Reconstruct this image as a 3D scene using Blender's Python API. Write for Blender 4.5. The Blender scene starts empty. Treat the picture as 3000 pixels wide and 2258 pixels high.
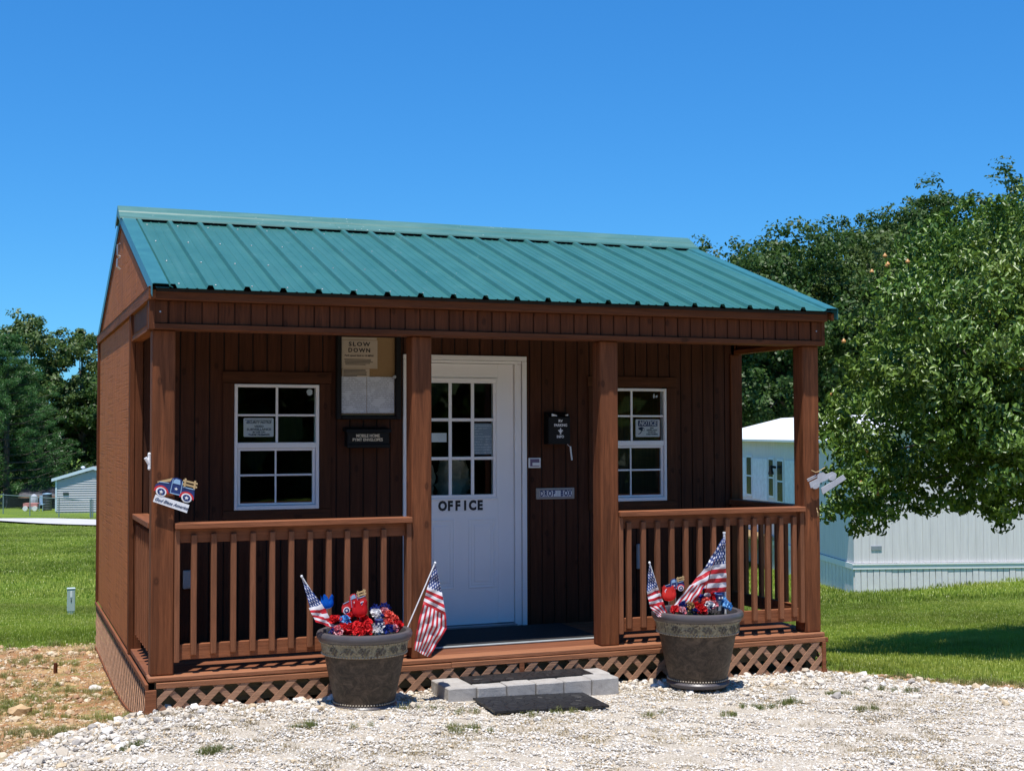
import bpy, bmesh, math, random
import numpy as np
from mathutils import Vector, Matrix, noise as mnoise
random.seed(7); rng = np.random.default_rng(11)
R = math.radians
sc = bpy.context.scene
# ------------------------------------------------------------------ camera, sky, sun, exposure
CAM = np.array([-0.916, -8.502, 1.498])
cd = bpy.data.cameras.new("camera"); cam = bpy.data.objects.new("camera", cd); sc.collection.objects.link(cam)
cam.location = CAM; cam.rotation_euler = (R(90 + 2.064), R(-0.154), R(-21.313))
cam.rotation_mode = 'XYZ'
cd.sensor_width = 36; cd.lens = 36 * 3886.2 / 3000; cd.clip_start = 0.1; cd.clip_end = 5000
_m = Matrix.Rotation(R(-21.313), 4, 'Z') @ Matrix.Rotation(R(92.064), 4, 'X') @ Matrix.Rotation(R(-0.154), 4, 'Z')
cam.rotation_euler = _m.to_euler()
sc.camera = cam
SUN = Vector((-0.145, -0.240, 1.0)).normalized()          # towards the sun
elev = math.asin(SUN.z)
w = bpy.data.worlds.new("World"); sc.world = w; w.use_nodes = True
nt = w.node_tree; nt.nodes.clear()
sky = nt.nodes.new('ShaderNodeTexSky'); sky.sky_type = 'NISHITA'; sky.sun_disc = False
sky.sun_elevation = elev; sky.sun_rotation = math.atan2(SUN.x, SUN.y)
sky.altitude = 300; sky.air_density = 1.0; sky.dust_density = 0.25; sky.ozone_density = 3.2
hs = nt.nodes.new('ShaderNodeHueSaturation'); hs.inputs['Saturation'].default_value = 1.28; hs.inputs['Value'].default_value = 1.0
bg = nt.nodes.new('ShaderNodeBackground'); bg.inputs['Strength'].default_value = 0.12
wo = nt.nodes.new('ShaderNodeOutputWorld')
nt.links.new(sky.outputs[0], hs.inputs['Color']); tn = nt.nodes.new('ShaderNodeMix'); tn.data_type = 'RGBA'; tn.blend_type = 'MULTIPLY'; tn.inputs[0].default_value = 1.0
tn.inputs[7].default_value = (0.45, 1.16, 1.82, 1.0)        # deep clear summer blue
gm = nt.nodes.new('ShaderNodeGamma'); gm.inputs['Gamma'].default_value = 0.7
nt.links.new(hs.outputs[0], gm.inputs[0]); nt.links.new(gm.outputs[0], tn.inputs[6]); nt.links.new(tn.outputs[2], bg.inputs[0]); nt.links.new(bg.outputs[0], wo.inputs[0])
sd = bpy.data.lights.new("sun", 'SUN'); sd.energy = 5.0; sd.angle = R(0.53); sd.color = (1.0, 0.955, 0.89)
so = bpy.data.objects.new("sun", sd); sc.collection.objects.link(so); so.location = (-4, -9, 20)
so.rotation_euler = SUN.to_track_quat('Z', 'Y').to_euler()
sc.view_settings.view_transform = 'Standard'; sc.view_settings.look = 'None'
sc.view_settings.exposure = 0.30; sc.view_settings.gamma = 1.0; sc.view_settings.use_curve_mapping = False
sc.render.engine = 'CYCLES'
try:
    sc.cycles.max_bounces = 7; sc.cycles.transparent_max_bounces = 12; sc.cycles.use_denoising = True
except Exception: pass

# ------------------------------------------------------------------ helpers
COL = sc.collection
FW = np.array([0.36347, 0.93161]); RT = np.array([0.93161, -0.36347])
def W(d, l):
    p = CAM[:2] + FW * d + RT * l
    return float(p[0]), float(p[1])
def dl(x, y):
    x = np.asarray(x, float) - CAM[0]; y = np.asarray(y, float) - CAM[1]
    return x * FW[0] + y * FW[1], x * RT[0] + y * RT[1]
def tag(o, label=None, cat=None, group=None, kind=None):
    if label: o['label'] = label
    if cat: o['category'] = cat
    if group: o['group'] = group
    if kind: o['kind'] = kind
    return o
def empty(name, loc, label, cat, group=None):
    o = bpy.data.objects.new(name, None); COL.objects.link(o); o.location = loc; o.empty_display_size = 0.1
    return tag(o, label, cat, group)
def sub(name, parent):
    """an empty part that groups its own pieces"""
    o = bpy.data.objects.new(name, None); COL.objects.link(o); o.parent = parent; o.empty_display_size = 0.1
    o.matrix_parent_inverse = Matrix.Translation(-world_loc(parent))
    return o
def world_loc(o):
    v = Vector((0, 0, 0))
    while o is not None:
        v += o.location + (o.matrix_parent_inverse.to_translation() if o.parent else Vector((0, 0, 0)))
        o = o.parent
    return v
def link(me, name, parent=None, loc=None):
    o = bpy.data.objects.new(name, me); COL.objects.link(o)
    if loc is not None: o.location = loc
    if parent is not None:
        o.parent = parent; o.matrix_parent_inverse = Matrix.Translation(-world_loc(parent))
    return o

class MB:
    """collects verts and faces in world space"""
    def __init__(s): s.v = []; s.f = []; s.m = []; s.uv = {}
    def add(s, vs, fs, mi=0):
        b = len(s.v); s.v += [tuple(p) for p in vs]
        for f in fs: s.f.append([b + i for i in f]); s.m.append(mi)
        return s
    def box(s, x0, y0, z0, x1, y1, z1, mi=0):
        if x0 > x1: x0, x1 = x1, x0
        if y0 > y1: y0, y1 = y1, y0
        if z0 > z1: z0, z1 = z1, z0
        vs = [(x, y, z) for z in (z0, z1) for y in (y0, y1) for x in (x0, x1)]
        return s.add(vs, [(0, 2, 3, 1), (4, 5, 7, 6), (0, 1, 5, 4), (2, 6, 7, 3), (0, 4, 6, 2), (1, 3, 7, 5)], mi)
    def cbox(s, x0, y0, z0, x1, y1, z1, c=0.003, mi=0):
        """box with chamfered edges"""
        c = min(c, abs(x1 - x0) / 3, abs(y1 - y0) / 3, abs(z1 - z0) / 3)
        bm = bmesh.new(); bmesh.ops.create_cube(bm, size=1)
        for v in bm.verts:
            v.co = Vector(((x0 + x1) / 2 + v.co.x * (x1 - x0), (y0 + y1) / 2 + v.co.y * (y1 - y0), (z0 + z1) / 2 + v.co.z * (z1 - z0)))
        bmesh.ops.bevel(bm, geom=bm.edges[:], offset=c, segments=1, affect='EDGES')
        s.add([v.co[:] for v in bm.verts], [[v.index for v in f.verts] for f in bm.faces] if bm.verts.index_update() is None else [], mi)
        bm.free(); return s
    def poly(s, pts, axis, a0, a1, mi=0):
        """extrude a 2D outline; axis 'y': pts are (x,z); 'x': (y,z); 'z': (x,y)"""
        n = len(pts)
        P = {'y': lambda p, a: (p[0], a, p[1]), 'x': lambda p, a: (a, p[0], p[1]), 'z': lambda p, a: (p[0], p[1], a)}[axis]
        vs = [P(p, a0) for p in pts] + [P(p, a1) for p in pts]
        fs = [list(range(n)), list(range(2 * n - 1, n - 1, -1))] + [(i, i + n, (i + 1) % n + n, (i + 1) % n) for i in range(n)]
        return s.add(vs, fs, mi)
    def tube(s, pts, r, n=8, mi=0, cap=True):
        pts = [Vector(p) for p in pts]; rr = r if isinstance(r, (list, tuple)) else [r] * len(pts)
        rings = []
        for i, p in enumerate(pts):
            d = (pts[min(i + 1, len(pts) - 1)] - pts[max(i - 1, 0)]).normalized()
            a = d.cross(Vector((0, 0, 1)) if abs(d.z) < 0.9 else Vector((1, 0, 0))).normalized(); b = d.cross(a)
            rings.append([p + (a * math.cos(2 * math.pi * k / n) + b * math.sin(2 * math.pi * k / n)) * rr[i] for k in range(n)])
        vs = [q[:] for ring in rings for q in ring]; fs = []
        for i in range(len(pts) - 1):
            for k in range(n):
                fs.append((i * n + k, i * n + (k + 1) % n, (i + 1) * n + (k + 1) % n, (i + 1) * n + k))
        if cap: fs += [list(range(n))[::-1], [(len(pts) - 1) * n + k for k in range(n)]]
        return s.add(vs, fs, mi)
    def lathe(s, c, prof, n=48, mi=0):
        vs = []; fs = []
        for r, z in prof:
            for k in range(n): vs.append((c[0] + r * math.cos(2 * math.pi * k / n), c[1] + r * math.sin(2 * math.pi * k / n), c[2] + z))
        for i in range(len(prof) - 1):
            for k in range(n): fs.append((i * n + k, i * n + (k + 1) % n, (i + 1) * n + (k + 1) % n, (i + 1) * n + k))
        return s.add(vs, fs, mi)
    def ball(s, c, r, mi=0, seg=8, ring=5, sz=1.0):
        prof = [(max(1e-4, r * math.sin(math.pi * i / ring)), -r * sz * math.cos(math.pi * i / ring)) for i in range(ring + 1)]
        return s.lathe(c, prof, seg, mi)
    def build(s, name, mats, parent=None, smooth=False, origin=None, fixn=True):
        me = bpy.data.meshes.new(name)
        off = Vector(origin) if origin is not None else Vector((0, 0, 0))
        me.from_pydata([(p[0] - off.x, p[1] - off.y, p[2] - off.z) for p in s.v], [], s.f)
        if not isinstance(mats, (list, tuple)): mats = [mats]
        for m in mats: me.materials.append(m)
        me.polygons.foreach_set('material_index', s.m)
        if fixn:
            bm = bmesh.new(); bm.from_mesh(me); bmesh.ops.recalc_face_normals(bm, faces=bm.faces[:]); bm.to_mesh(me); bm.free()
        if smooth:
            me.polygons.foreach_set('use_smooth', [True] * len(me.polygons))
            try: me.set_sharp_from_angle(angle=R(35))
            except Exception: pass
        me.update()
        return link(me, name, parent, off if origin is not None else None)
def quick(name, mat, parent, *b, c=0.003, **k):
    return MB().cbox(*b, c=c).build(name, mat, parent, **k)

# ---- node helper
class NT:
    def __init__(s, name):
        s.mat = bpy.data.materials.new(name); s.mat.use_nodes = True
        s.t = s.mat.node_tree; s.t.nodes.clear()
        s.out = s.t.nodes.new('ShaderNodeOutputMaterial')
    def n(s, typ, **kw):
        nd = s.t.nodes.new('ShaderNode' + typ)
        for k, v in kw.items(): setattr(nd, k, v)
        return nd
    def l(s, a, b): s.t.links.new(a, b)
    def val(s, sock, v):
        if hasattr(v, 'is_output') or isinstance(v, bpy.types.NodeSocket): s.l(v, sock)
        else: sock.default_value = v
    def math(s, op, a, b=None, c=None, clamp=False):
        nd = s.n('Math', operation=op, use_clamp=clamp); s.val(nd.inputs[0], a)
        if b is not None: s.val(nd.inputs[1], b)
        if c is not None: s.val(nd.inputs[2], c)
        return nd.outputs[0]
    def mix(s, f, a, b, mode='MIX'):
        nd = s.n('Mix', data_type='RGBA', blend_type=mode); s.val(nd.inputs[0], f)
        for i, x in ((6, a), (7, b)):
            if isinstance(x, (tuple, list)): nd.inputs[i].default_value = (*x[:3], 1)
            else: s.l(x, nd.inputs[i])
        return nd.outputs[2]
    def noise(s, vec, scale, detail=3, rough=0.55, distortion=0.0):
        nd = s.n('TexNoise'); nd.inputs['Distortion'].default_value = distortion; s.l(vec, nd.inputs['Vector']); nd.inputs['Scale'].default_value = scale
        nd.inputs['Detail'].default_value = detail; nd.inputs['Roughness'].default_value = rough
        return nd.outputs['Fac']
    def ramp(s, f, stops):
        nd = s.n('ValToRGB'); s.l(f, nd.inputs[0]); el = nd.color_ramp.elements
        while len(el) < len(stops): el.new(0.5)
        for e, (p, c) in zip(el, stops):
            e.position = p; e.color = (*c, 1) if isinstance(c, (tuple, list)) else (c, c, c, 1)
        return nd.outputs[0]
    def mapr(s, v, a, b, c=0.0, d=1.0):
        nd = s.n('MapRange'); s.l(v, nd.inputs[0])
        for i, x in enumerate((a, b, c, d)): nd.inputs[i + 1].default_value = x
        return nd.outputs[0]
    def pos(s): return s.n('NewGeometry').outputs['Position']
    def mapping(s, vec, scale=(1, 1, 1), loc=(0, 0, 0)):
        nd = s.n('Mapping'); s.l(vec, nd.inputs[0]); nd.inputs['Scale'].default_value = scale; nd.inputs['Location'].default_value = loc
        return nd.outputs[0]
    def bsdf(s, color, rough=0.6, metal=0.0, bump=None, bstr=0.3, bdist=0.01, spec=0.5, coat=0.0, sss=None):
        p = s.n('BsdfPrincipled')
        if isinstance(color, (tuple, list)): p.inputs['Base Color'].default_value = (*color[:3], 1)
        else: s.l(color, p.inputs['Base Color'])
        s.val(p.inputs['Roughness'], rough); p.inputs['Metallic'].default_value = metal
        p.inputs['Specular IOR Level'].default_value = spec
        p.inputs['Coat Weight'].default_value = coat
        if bump is not None:
            b = s.n('Bump'); b.inputs['Strength'].default_value = bstr; b.inputs['Distance'].default_value = bdist
            s.l(bump, b.inputs['Height']); s.l(b.outputs[0], p.inputs['Normal'])
        s.l(p.outputs[0], s.out.inputs[0]); return s.mat

def wood(name, col, axis='z', contrast=1.0, knots=True, rough=0.72, saw=0.0, wear=0.35):
    """stained sawn softwood; grain runs along axis"""
    col = (col[0] * 0.80, col[1] * 0.77, col[2] * 0.66)
    t = NT(name); P = t.pos(); oi = t.n('ObjectInfo')
    add = t.n('VectorMath', operation='ADD'); t.l(P, add.inputs[0])
    rv = t.n('CombineXYZ'); q = t.math('MULTIPLY', oi.outputs['Random'], 37.0)
    for i in range(3): t.l(q, rv.inputs[i])
    t.l(rv.outputs[0], add.inputs[1]); V = add.outputs[0]
    al, ac = 1.6, 26.0
    s = {'x': (al, ac, ac), 'y': (ac, al, ac), 'z': (ac, ac, al)}[axis]
    V1 = t.mapping(V, s)
    g = t.noise(V1, 1.0, 6, 0.62, distortion=0.6)
    fine = t.noise(t.mapping(V, tuple(k * 5 for k in s)), 1.0, 3, 0.6)
    big = t.noise(V, 2.3, 3, 0.5)
    c1 = tuple(max(0.002, x * (1 - 0.55 * contrast)) for x in col); c2 = tuple(min(1, x * (1 + 0.38 * contrast)) for x in col)
    c = t.mix(t.mapr(g, 0.3, 0.7), c1, c2)
    c = t.mix(t.mapr(fine, 0.35, 0.7, 0, 0.45), c, tuple(x * 0.4 for x in col))
    ck = t.noise(t.mapping(V, tuple(k * (2.2 if k > 5 else .55) for k in s), (3.1, 5.7, 1.9)), 1.0, 2, 0.5, distortion=0.3)
    ckm = t.math('SUBTRACT', 1.0, t.mapr(t.math('ABSOLUTE', t.math('SUBTRACT', ck, 0.5)), 0.004, 0.02))
    gate = t.mapr(t.noise(V, 3.3, 2), 0.5, 0.62)
    c = t.mix(t.math('MULTIPLY', t.math('MULTIPLY', ckm, gate), 0.7 if knots else 0.35), c, tuple(x * 0.2 for x in col))
    c = t.mix(t.mapr(big, 0.45, 0.75, 0, wear), c, tuple(min(1, x * f) for x, f in zip(col, (0.72, 0.78, 0.9))))
    c = t.mix(t.mapr(oi.outputs['Random'], 0, 1, 0, 0.35), c, tuple(x * 0.62 for x in col))
    h = t.math('ADD', g, t.math('MULTIPLY', fine, 0.5))
    if saw > 0:
        ss = {'x': (70, 3, 3), 'y': (3, 70, 3), 'z': (3, 1.1, 70)}[axis]
        sw = t.noise(t.mapping(P, ss), 1.0, 3, 0.7)
        swm = t.noise(t.mapping(P, (1.3, 1.3, 2.2)), 1.6, 2, 0.5)
        swf = t.math('MULTIPLY', t.mapr(sw, 0.47, 0.66), t.mapr(swm, 0.35, 0.6))
        c = t.mix(t.math('MULTIPLY', swf, saw), c, tuple(x * 0.3 for x in col)); h = t.math('SUBTRACT', h, t.math('MULTIPLY', swf, 0.5))
    if knots:
        sp = t.n('SeparateXYZ'); t.l(V, sp.inputs[0]); X_, Y_, Z_ = sp.outputs[0], sp.outputs[1], sp.outputs[2]
        if axis == 'z': ku, kv = t.math('MULTIPLY', t.math('ADD', X_, Y_), 7.5), t.math('MULTIPLY', Z_, 4.6)
        elif axis == 'x': ku, kv = t.math('MULTIPLY', X_, 3.2), t.math('MULTIPLY', t.math('ADD', Z_, Y_), 9.0)
        else: ku, kv = t.math('MULTIPLY', Y_, 3.2), t.math('MULTIPLY', t.math('ADD', Z_, X_), 9.0)
        kc = t.n('CombineXYZ'); t.l(ku, kc.inputs[0]); t.l(kv, kc.inputs[1])
        vo = t.n('TexVoronoi', voronoi_dimensions='2D'); t.l(kc.outputs[0], vo.inputs['Vector']); vo.inputs['Scale'].default_value = 1.0; vo.inputs['Randomness'].default_value = 0.8
        sc_ = t.n('SeparateColor'); t.l(vo.outputs['Color'], sc_.inputs[0]); on = t.math('GREATER_THAN', sc_.outputs[0], 0.72)
        dd_ = t.math('ADD', vo.outputs['Distance'], t.math('MULTIPLY', t.math('SUBTRACT', g, 0.5), 0.12))
        k = t.math('MULTIPLY', t.math('SUBTRACT', t.mapr(dd_, 0.06, 0.15, 1, 0), t.math('MULTIPLY', t.mapr(dd_, 0.02, 0.06, 1, 0), 0.45)), on)
        c = t.mix(t.math('MULTIPLY', k, 0.75), c, tuple(x * 0.22 for x in col))
    return t.bsdf(c, rough, bump=h, bstr=0.7, bdist=0.005, spec=0.18)
def plain(name, col, rough=0.5, metal=0.0, var=0.12, scale=8.0, bstr=0.08, spec=0.5, coat=0.0, dirt=0.0, dcol=(0.12, 0.10, 0.08)):
    t = NT(name); P = t.pos(); g = t.noise(P, scale, 5, 0.6)
    c = t.mix(t.mapr(g, 0.3, 0.7), tuple(x * (1 - var) for x in col), tuple(min(1, x * (1 + var)) for x in col))
    if dirt > 0:
        d = t.noise(t.mapping(P, (1, 1, 0.35)), scale * 1.7, 6, 0.7)
        c = t.mix(t.mapr(d, 0.55, 0.8, 0, dirt), c, dcol)
    r = t.mapr(g, 0.2, 0.8, rough * 0.85, min(1, rough * 1.15))
    return t.bsdf(c, r, metal, bump=g, bstr=bstr, bdist=0.01, spec=spec, coat=coat)

M = {}
M['wall'] = wood('shade_darkened_siding_wood', (0.100, 0.036, 0.019), 'z', 0.9, wear=0.5)  # stained siding, its colour darkened to carry the porch shade
M['gable'] = wood('sun_lightened_siding_wood', (0.62, 0.215, 0.078), 'z', 0.75, knots=False, saw=0.6)  # same siding, its colour lightened to carry the sun on the side walls
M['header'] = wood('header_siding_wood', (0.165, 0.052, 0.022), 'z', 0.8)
M['trimx'] = wood('stained_trim_wood_lengthwise', (0.185, 0.062, 0.027), 'x', 0.9)
M['trimy'] = wood('stained_trim_wood_crosswise', (0.27, 0.092, 0.036), 'y', 0.9)
M['trimz'] = wood('stained_trim_wood_upright', (0.18, 0.060, 0.026), 'z', 0.9)
M['wintrimx'] = wood('window_trim_wood_level', (0.120, 0.045, 0.022), 'x', 0.8)
M['wintrimz'] = wood('window_trim_wood_upright', (0.110, 0.041, 0.021), 'z', 0.8)
M['post'] = wood('post_wood', (0.26, 0.089, 0.040), 'z', 1.25, saw=0.0, wear=0.6)
M['rail'] = wood('railing_wood', (0.36, 0.135, 0.070), 'x', 0.6, knots=False)
M['railz'] = wood('baluster_wood', (0.34, 0.138, 0.076), 'z', 0.6, knots=False)
M['raily'] = wood('side_railing_wood', (0.32, 0.118, 0.060), 'y', 0.6, knots=False)
M['deck'] = wood('deck_wood', (0.30, 0.115, 0.066), 'x', 0.7, knots=False)
M['deckedge'] = wood('deck_edge_wood', (0.46, 0.20, 0.115), 'x', 0.5, knots=False)
M['lattice'] = wood('lattice_wood', (0.54, 0.31, 0.22), 'x', 0.35, knots=False)
M['treated'] = wood('treated_joist_wood', (0.22, 0.19, 0.12), 'x', 0.8)
M['pine'] = wood('pale_pine_wood', (0.42, 0.30, 0.17), 'x', 0.6)
M['white'] = plain('white_paint', (0.88, 0.875, 0.865), 0.38, var=0.02, dirt=0.12, dcol=(0.45, 0.42, 0.38))
M['doorwhite'] = plain('door_white_paint', (0.90, 0.89, 0.88), 0.35, var=0.015, scale=3, dirt=0.06, dcol=(0.5, 0.48, 0.45))
M['black'] = plain('black_plastic', (0.006, 0.006, 0.0065), 0.6, var=0.2, spec=0.25)
M['blackletter'] = plain('black_print', (0.01, 0.01, 0.012), 0.6)
M['navy'] = plain('navy_paint', (0.015, 0.035, 0.15), 0.4)
M['red'] = plain('red_paint', (0.58, 0.03, 0.035), 0.4)
M['tan'] = plain('tan_paint', (0.55, 0.38, 0.18), 0.5)
M['skyblue'] = plain('light_blue_paint', (0.30, 0.48, 0.68), 0.4)
M['plastwhite'] = plain('white_plastic', (0.82, 0.82, 0.82), 0.3, var=0.01)
M['greyplastic'] = plain('grey_plastic', (0.33, 0.37, 0.38), 0.5)
M['rubber'] = None
M['steel'] = plain('galvanised_steel', (0.42, 0.43, 0.44), 0.45, metal=0.8)
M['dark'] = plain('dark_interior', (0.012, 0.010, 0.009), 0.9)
M['signback'] = plain('grey_sign_back', (0.42, 0.43, 0.46), 0.55)

def glassmat(name, tint=(0.75, 0.8, 0.78), gl=1.0):
    t = NT(name); tr = t.n('BsdfTransparent'); tr.inputs[0].default_value = (*tint, 1)
    g = t.n('BsdfGlossy'); g.inputs['Roughness'].default_value = 0.015; g.inputs[0].default_value = (0.9 * gl, 0.95 * gl, 1.0 * gl, 1)
    P = t.pos(); b = t.n('Bump'); b.inputs['Strength'].default_value = 0.02; t.l(t.noise(P, 4.0, 2), b.inputs['Height'])
    t.l(b.outputs[0], g.inputs['Normal'])
    f = t.n('Fresnel'); f.inputs[0].default_value = 1.45
    m = t.n('MixShader'); t.l(f.outputs[0], m.inputs[0]); t.l(tr.outputs[0], m.inputs[1]); t.l(g.outputs[0], m.inputs[2])
    t.l(m.outputs[0], t.out.inputs[0]); return t.mat
M['glass'] = glassmat('window_glass', (0.96, 0.975, 0.97))

def roofmat():
    t = NT('teal_metal_roofing'); P = t.pos()
    g = t.noise(t.mapping(P, (2, 1, 1)), 3.0, 5, 0.6); h = t.noise(P, 60, 2)
    c = t.mix(t.mapr(g, 0.3, 0.75), (0.024, 0.122, 0.110), (0.038, 0.156, 0.140))
    st = t.noise(t.mapping(P, (22, 0.8, 0.8)), 1.0, 4, 0.6)
    c = t.mix(t.mapr(st, 0.5, 0.75, 0, 0.4), c, (0.07, 0.19, 0.17))
    oi = t.n('ObjectInfo'); c = t.mix(t.math('MULTIPLY', oi.outputs['Random'], 0.3), c, (0.022, 0.105, 0.098))
    ch = t.noise(P, 9, 4, 0.75); c = t.mix(t.mapr(ch, 0.62, 0.72, 0, 0.35), c, (0.12, 0.24, 0.22))
    return t.bsdf(c, t.mapr(h, 0.2, 0.8, 0.36, 0.5), 0.0, bump=g, bstr=0.12, spec=0.42)
M['roof'] = roofmat()
M['rake'] = plain('blue_green_flashing', (0.034, 0.155, 0.160), 0.35, spec=0.6)
def capmat():
    t = NT('weathered_ridge_metal'); P = t.pos()
    g = t.noise(t.mapping(P, (0.8, 4, 4)), 3.0, 6, 0.65)
    c = t.mix(t.mapr(g, 0.3, 0.7), (0.038, 0.140, 0.120), (0.10, 0.215, 0.185))
    sp = t.noise(t.mapping(P, (1, 1, 1)), 38, 3, 0.6); msk = t.noise(P, 2.2, 2)
    c = t.mix(t.math('MULTIPLY', t.mapr(sp, 0.68, 0.71), t.mapr(msk, 0.5, 0.6)), c, (0.75, 0.76, 0.74))
    return t.bsdf(c, 0.4, bump=g, bstr=0.05)
M['cap'] = capmat()

def text(body, size, x, z, y, mat, name='lettering', parent=None, xs=1.0, depth=0.0012, bold=0.0, shear=0.0, rot=0.0, align='CENTER', space=1.0, line=1.0, wfit=None):
    cu = bpy.data.curves.new('txt', 'FONT'); cu.body = body; cu.size = size; cu.align_x = align; cu.align_y = 'CENTER'
    cu.extrude = depth / 2; cu.offset = bold; cu.shear = shear; cu.space_character = space; cu.space_line = line
    cu.resolution_u = 3
    to = bpy.data.objects.new('txt', cu); COL.objects.link(to)
    dg = bpy.context.evaluated_depsgraph_get(); dg.update()
    me = bpy.data.meshes.new_from_object(to.evaluated_get(dg)); me.name = name
    bpy.data.objects.remove(to)
    if wfit and len(me.vertices):
        xsv = [v.co.x for v in me.vertices]; xs = wfit / (max(xsv) - min(xsv))
    ca, sa = math.cos(rot), math.sin(rot)
    for v in me.vertices:
        a, b, c = v.co.x * xs, v.co.y, v.co.z
        v.co = (x + a * ca - b * sa, y - c - depth / 2, z + a * sa + b * ca)
    me.materials.clear(); me.materials.append(mat)
    o = link(me, name, parent)
    return o

# ------------------------------------------------------------------ terrain
_ctrl = []
def cp(x, y, z): _ctrl.append((x, y, z))
def cw(d, l, z): x, y = W(d, l); cp(x, y, z)
for x in (0.0, 1.2, 2.4, 3.6, 4.9):
    cp(x, -0.02, -0.225 - 0.075 * (x / 4.9) ** 1.5 + (0.02 if 1 < x < 3 else 0)); cp(x, -1.6, -0.225 - 0.03 * x / 4.9); cp(x, 4.45, -0.47 + 0.02 * x)
for x, y, z in [(-0.05, 0.5, -0.35), (-0.05, 1.2, -0.44), (-0.05, 2.0, -0.48), (-0.05, 3.2, -0.48), (-0.3, 0.17, -0.31), (-0.86, -0.63, -0.30),
                (-2.2, -2.4, -0.28), (-1.2, 1.5, -0.46), (-1.0, 4.6, -0.50), (-3, 3, -0.5), (-3, 0, -0.42), (5.1, 1.0, -0.38), (5.1, 4.4, -0.62),
                (5.6, -0.9, -0.31), (6.2, -1.0, -0.33), (8, -2.5, -0.30), (7.5, 1.0, -0.55), (2, -5, -0.25), (-1, -5, -0.26), (5, -5, -0.25), (-1, -9, -0.25), (8, -7, -0.3), (-9, -6, -0.4)]: cp(x, y, z)
for s in (-1, 0, 1):
    cw(-20, 20 * s, 0.1); cw(-60, 60 * s, 0.8)
for l in (-6.5, -4.4): cw(18, l, -0.93)
cw(18, 2, -1.0); cw(26, 6.67, -1.67); cw(26.5, 11, -1.38); cw(38, 5.7, -1.9); cw(30, 2, -1.7); cw(20, 9, -1.0); cw(16, 7, -0.8); cw(13, 5.5, -0.55)
for d, z in ((30, -1.42), (45, -2.02), (57, -2.5), (62, -2.5), (70, -2.96), (82, -3.25)):
    cw(d, -0.33 * d - 3, z); cw(d, -0.15 * d, z)
cw(45, 10, -2.2); cw(60, 15, -2.6); cw(90, 0, -3.3); cw(90, 45, -3.0)
for a in range(0, 360, 30): cw(400 * math.cos(R(a)), 400 * math.sin(R(a)), -4.0); cw(1600 * math.cos(R(a)), 1600 * math.sin(R(a)), -6.0)
_c = np.array(_ctrl); _n = len(_c)
_D = np.sqrt(((_c[:, None, :2] - _c[None, :, :2]) ** 2).sum(-1) + 0.15)
_A = np.zeros((_n + 1, _n + 1)); _A[:_n, :_n] = _D; _A[:_n, _n] = 1; _A[_n, :_n] = 1
_wt = np.linalg.solve(_A, np.r_[_c[:, 2], 0])
def ground_z(x, y):
    x = np.atleast_1d(np.asarray(x, float)); y = np.atleast_1d(np.asarray(y, float)); out = np.empty(x.shape)
    xf, yf, of = x.ravel(), y.ravel(), out.ravel()
    for i in range(0, len(xf), 20000):
        D = np.sqrt((xf[i:i + 20000, None] - _c[None, :, 0]) ** 2 + (yf[i:i + 20000, None] - _c[None, :, 1]) ** 2 + 0.15)
        of[i:i + 20000] = D @ _wt[:_n] + _wt[_n]
    return of.reshape(x.shape)
def gz(x, y): return float(ground_z(x, y)[0])
# zones
GX = np.array([-30, -6, -2, -0.86, -0.6, -0.32, -0.06, 0.0, 4.9, 5.07, 5.24, 5.55, 6.0, 9.0, 30.0])
GY = np.array([-34, -8, -2.3, -0.66, -0.15, 0.13, 0.27, 0.30, 0.05, -0.16, -0.45, -0.83, -1.08, -2.6, -13.0])
def nz(x, y, s, seed=0):
    """cheap smooth noise in [-1,1]"""
    x = np.asarray(x) * s + seed * 7.3; y = np.asarray(y) * s - seed * 3.1
    return (np.sin(x * 1.7 + 1.3 * np.sin(y * 1.1)) + np.sin(y * 2.3 + 1.7 * np.sin(x * 0.9)) + np.sin((x + y) * 3.1 + np.sin(x * 2.9))) / 3
def gravel_sd(x, y): return np.minimum(np.interp(x, GX, GY) - y, y + 13.0) + 0.05 * nz(x, y, 3.0)          # >0 inside the gravel
def lawn_sd(x, y):
    left = y - (4.72 - 0.12 * x) ; left = np.where(x > 0.1, -1.0 + 0 * x, left)
    right = (y - (np.interp(x, GX, GY) + 0.30 + 0.06 * nz(x, y, 4, 2)))
    right = np.where(x < 4.95, np.where(y > 4.7, 1.0, -1.0), right)
    behind = -14.5 - y
    return np.where(y < -12, behind, np.where(x < 2.0, np.where(x > 0.1, y - 4.6, left), right)) + 0.12 * nz(x, y, 2.2, 5)
def road_sd(x, y):
    d, l = dl(x, y)
    near = 57.1 + (-l - 17.8) * 0.62 ; return np.minimum(d - near, near + 4.6 - d)

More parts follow.
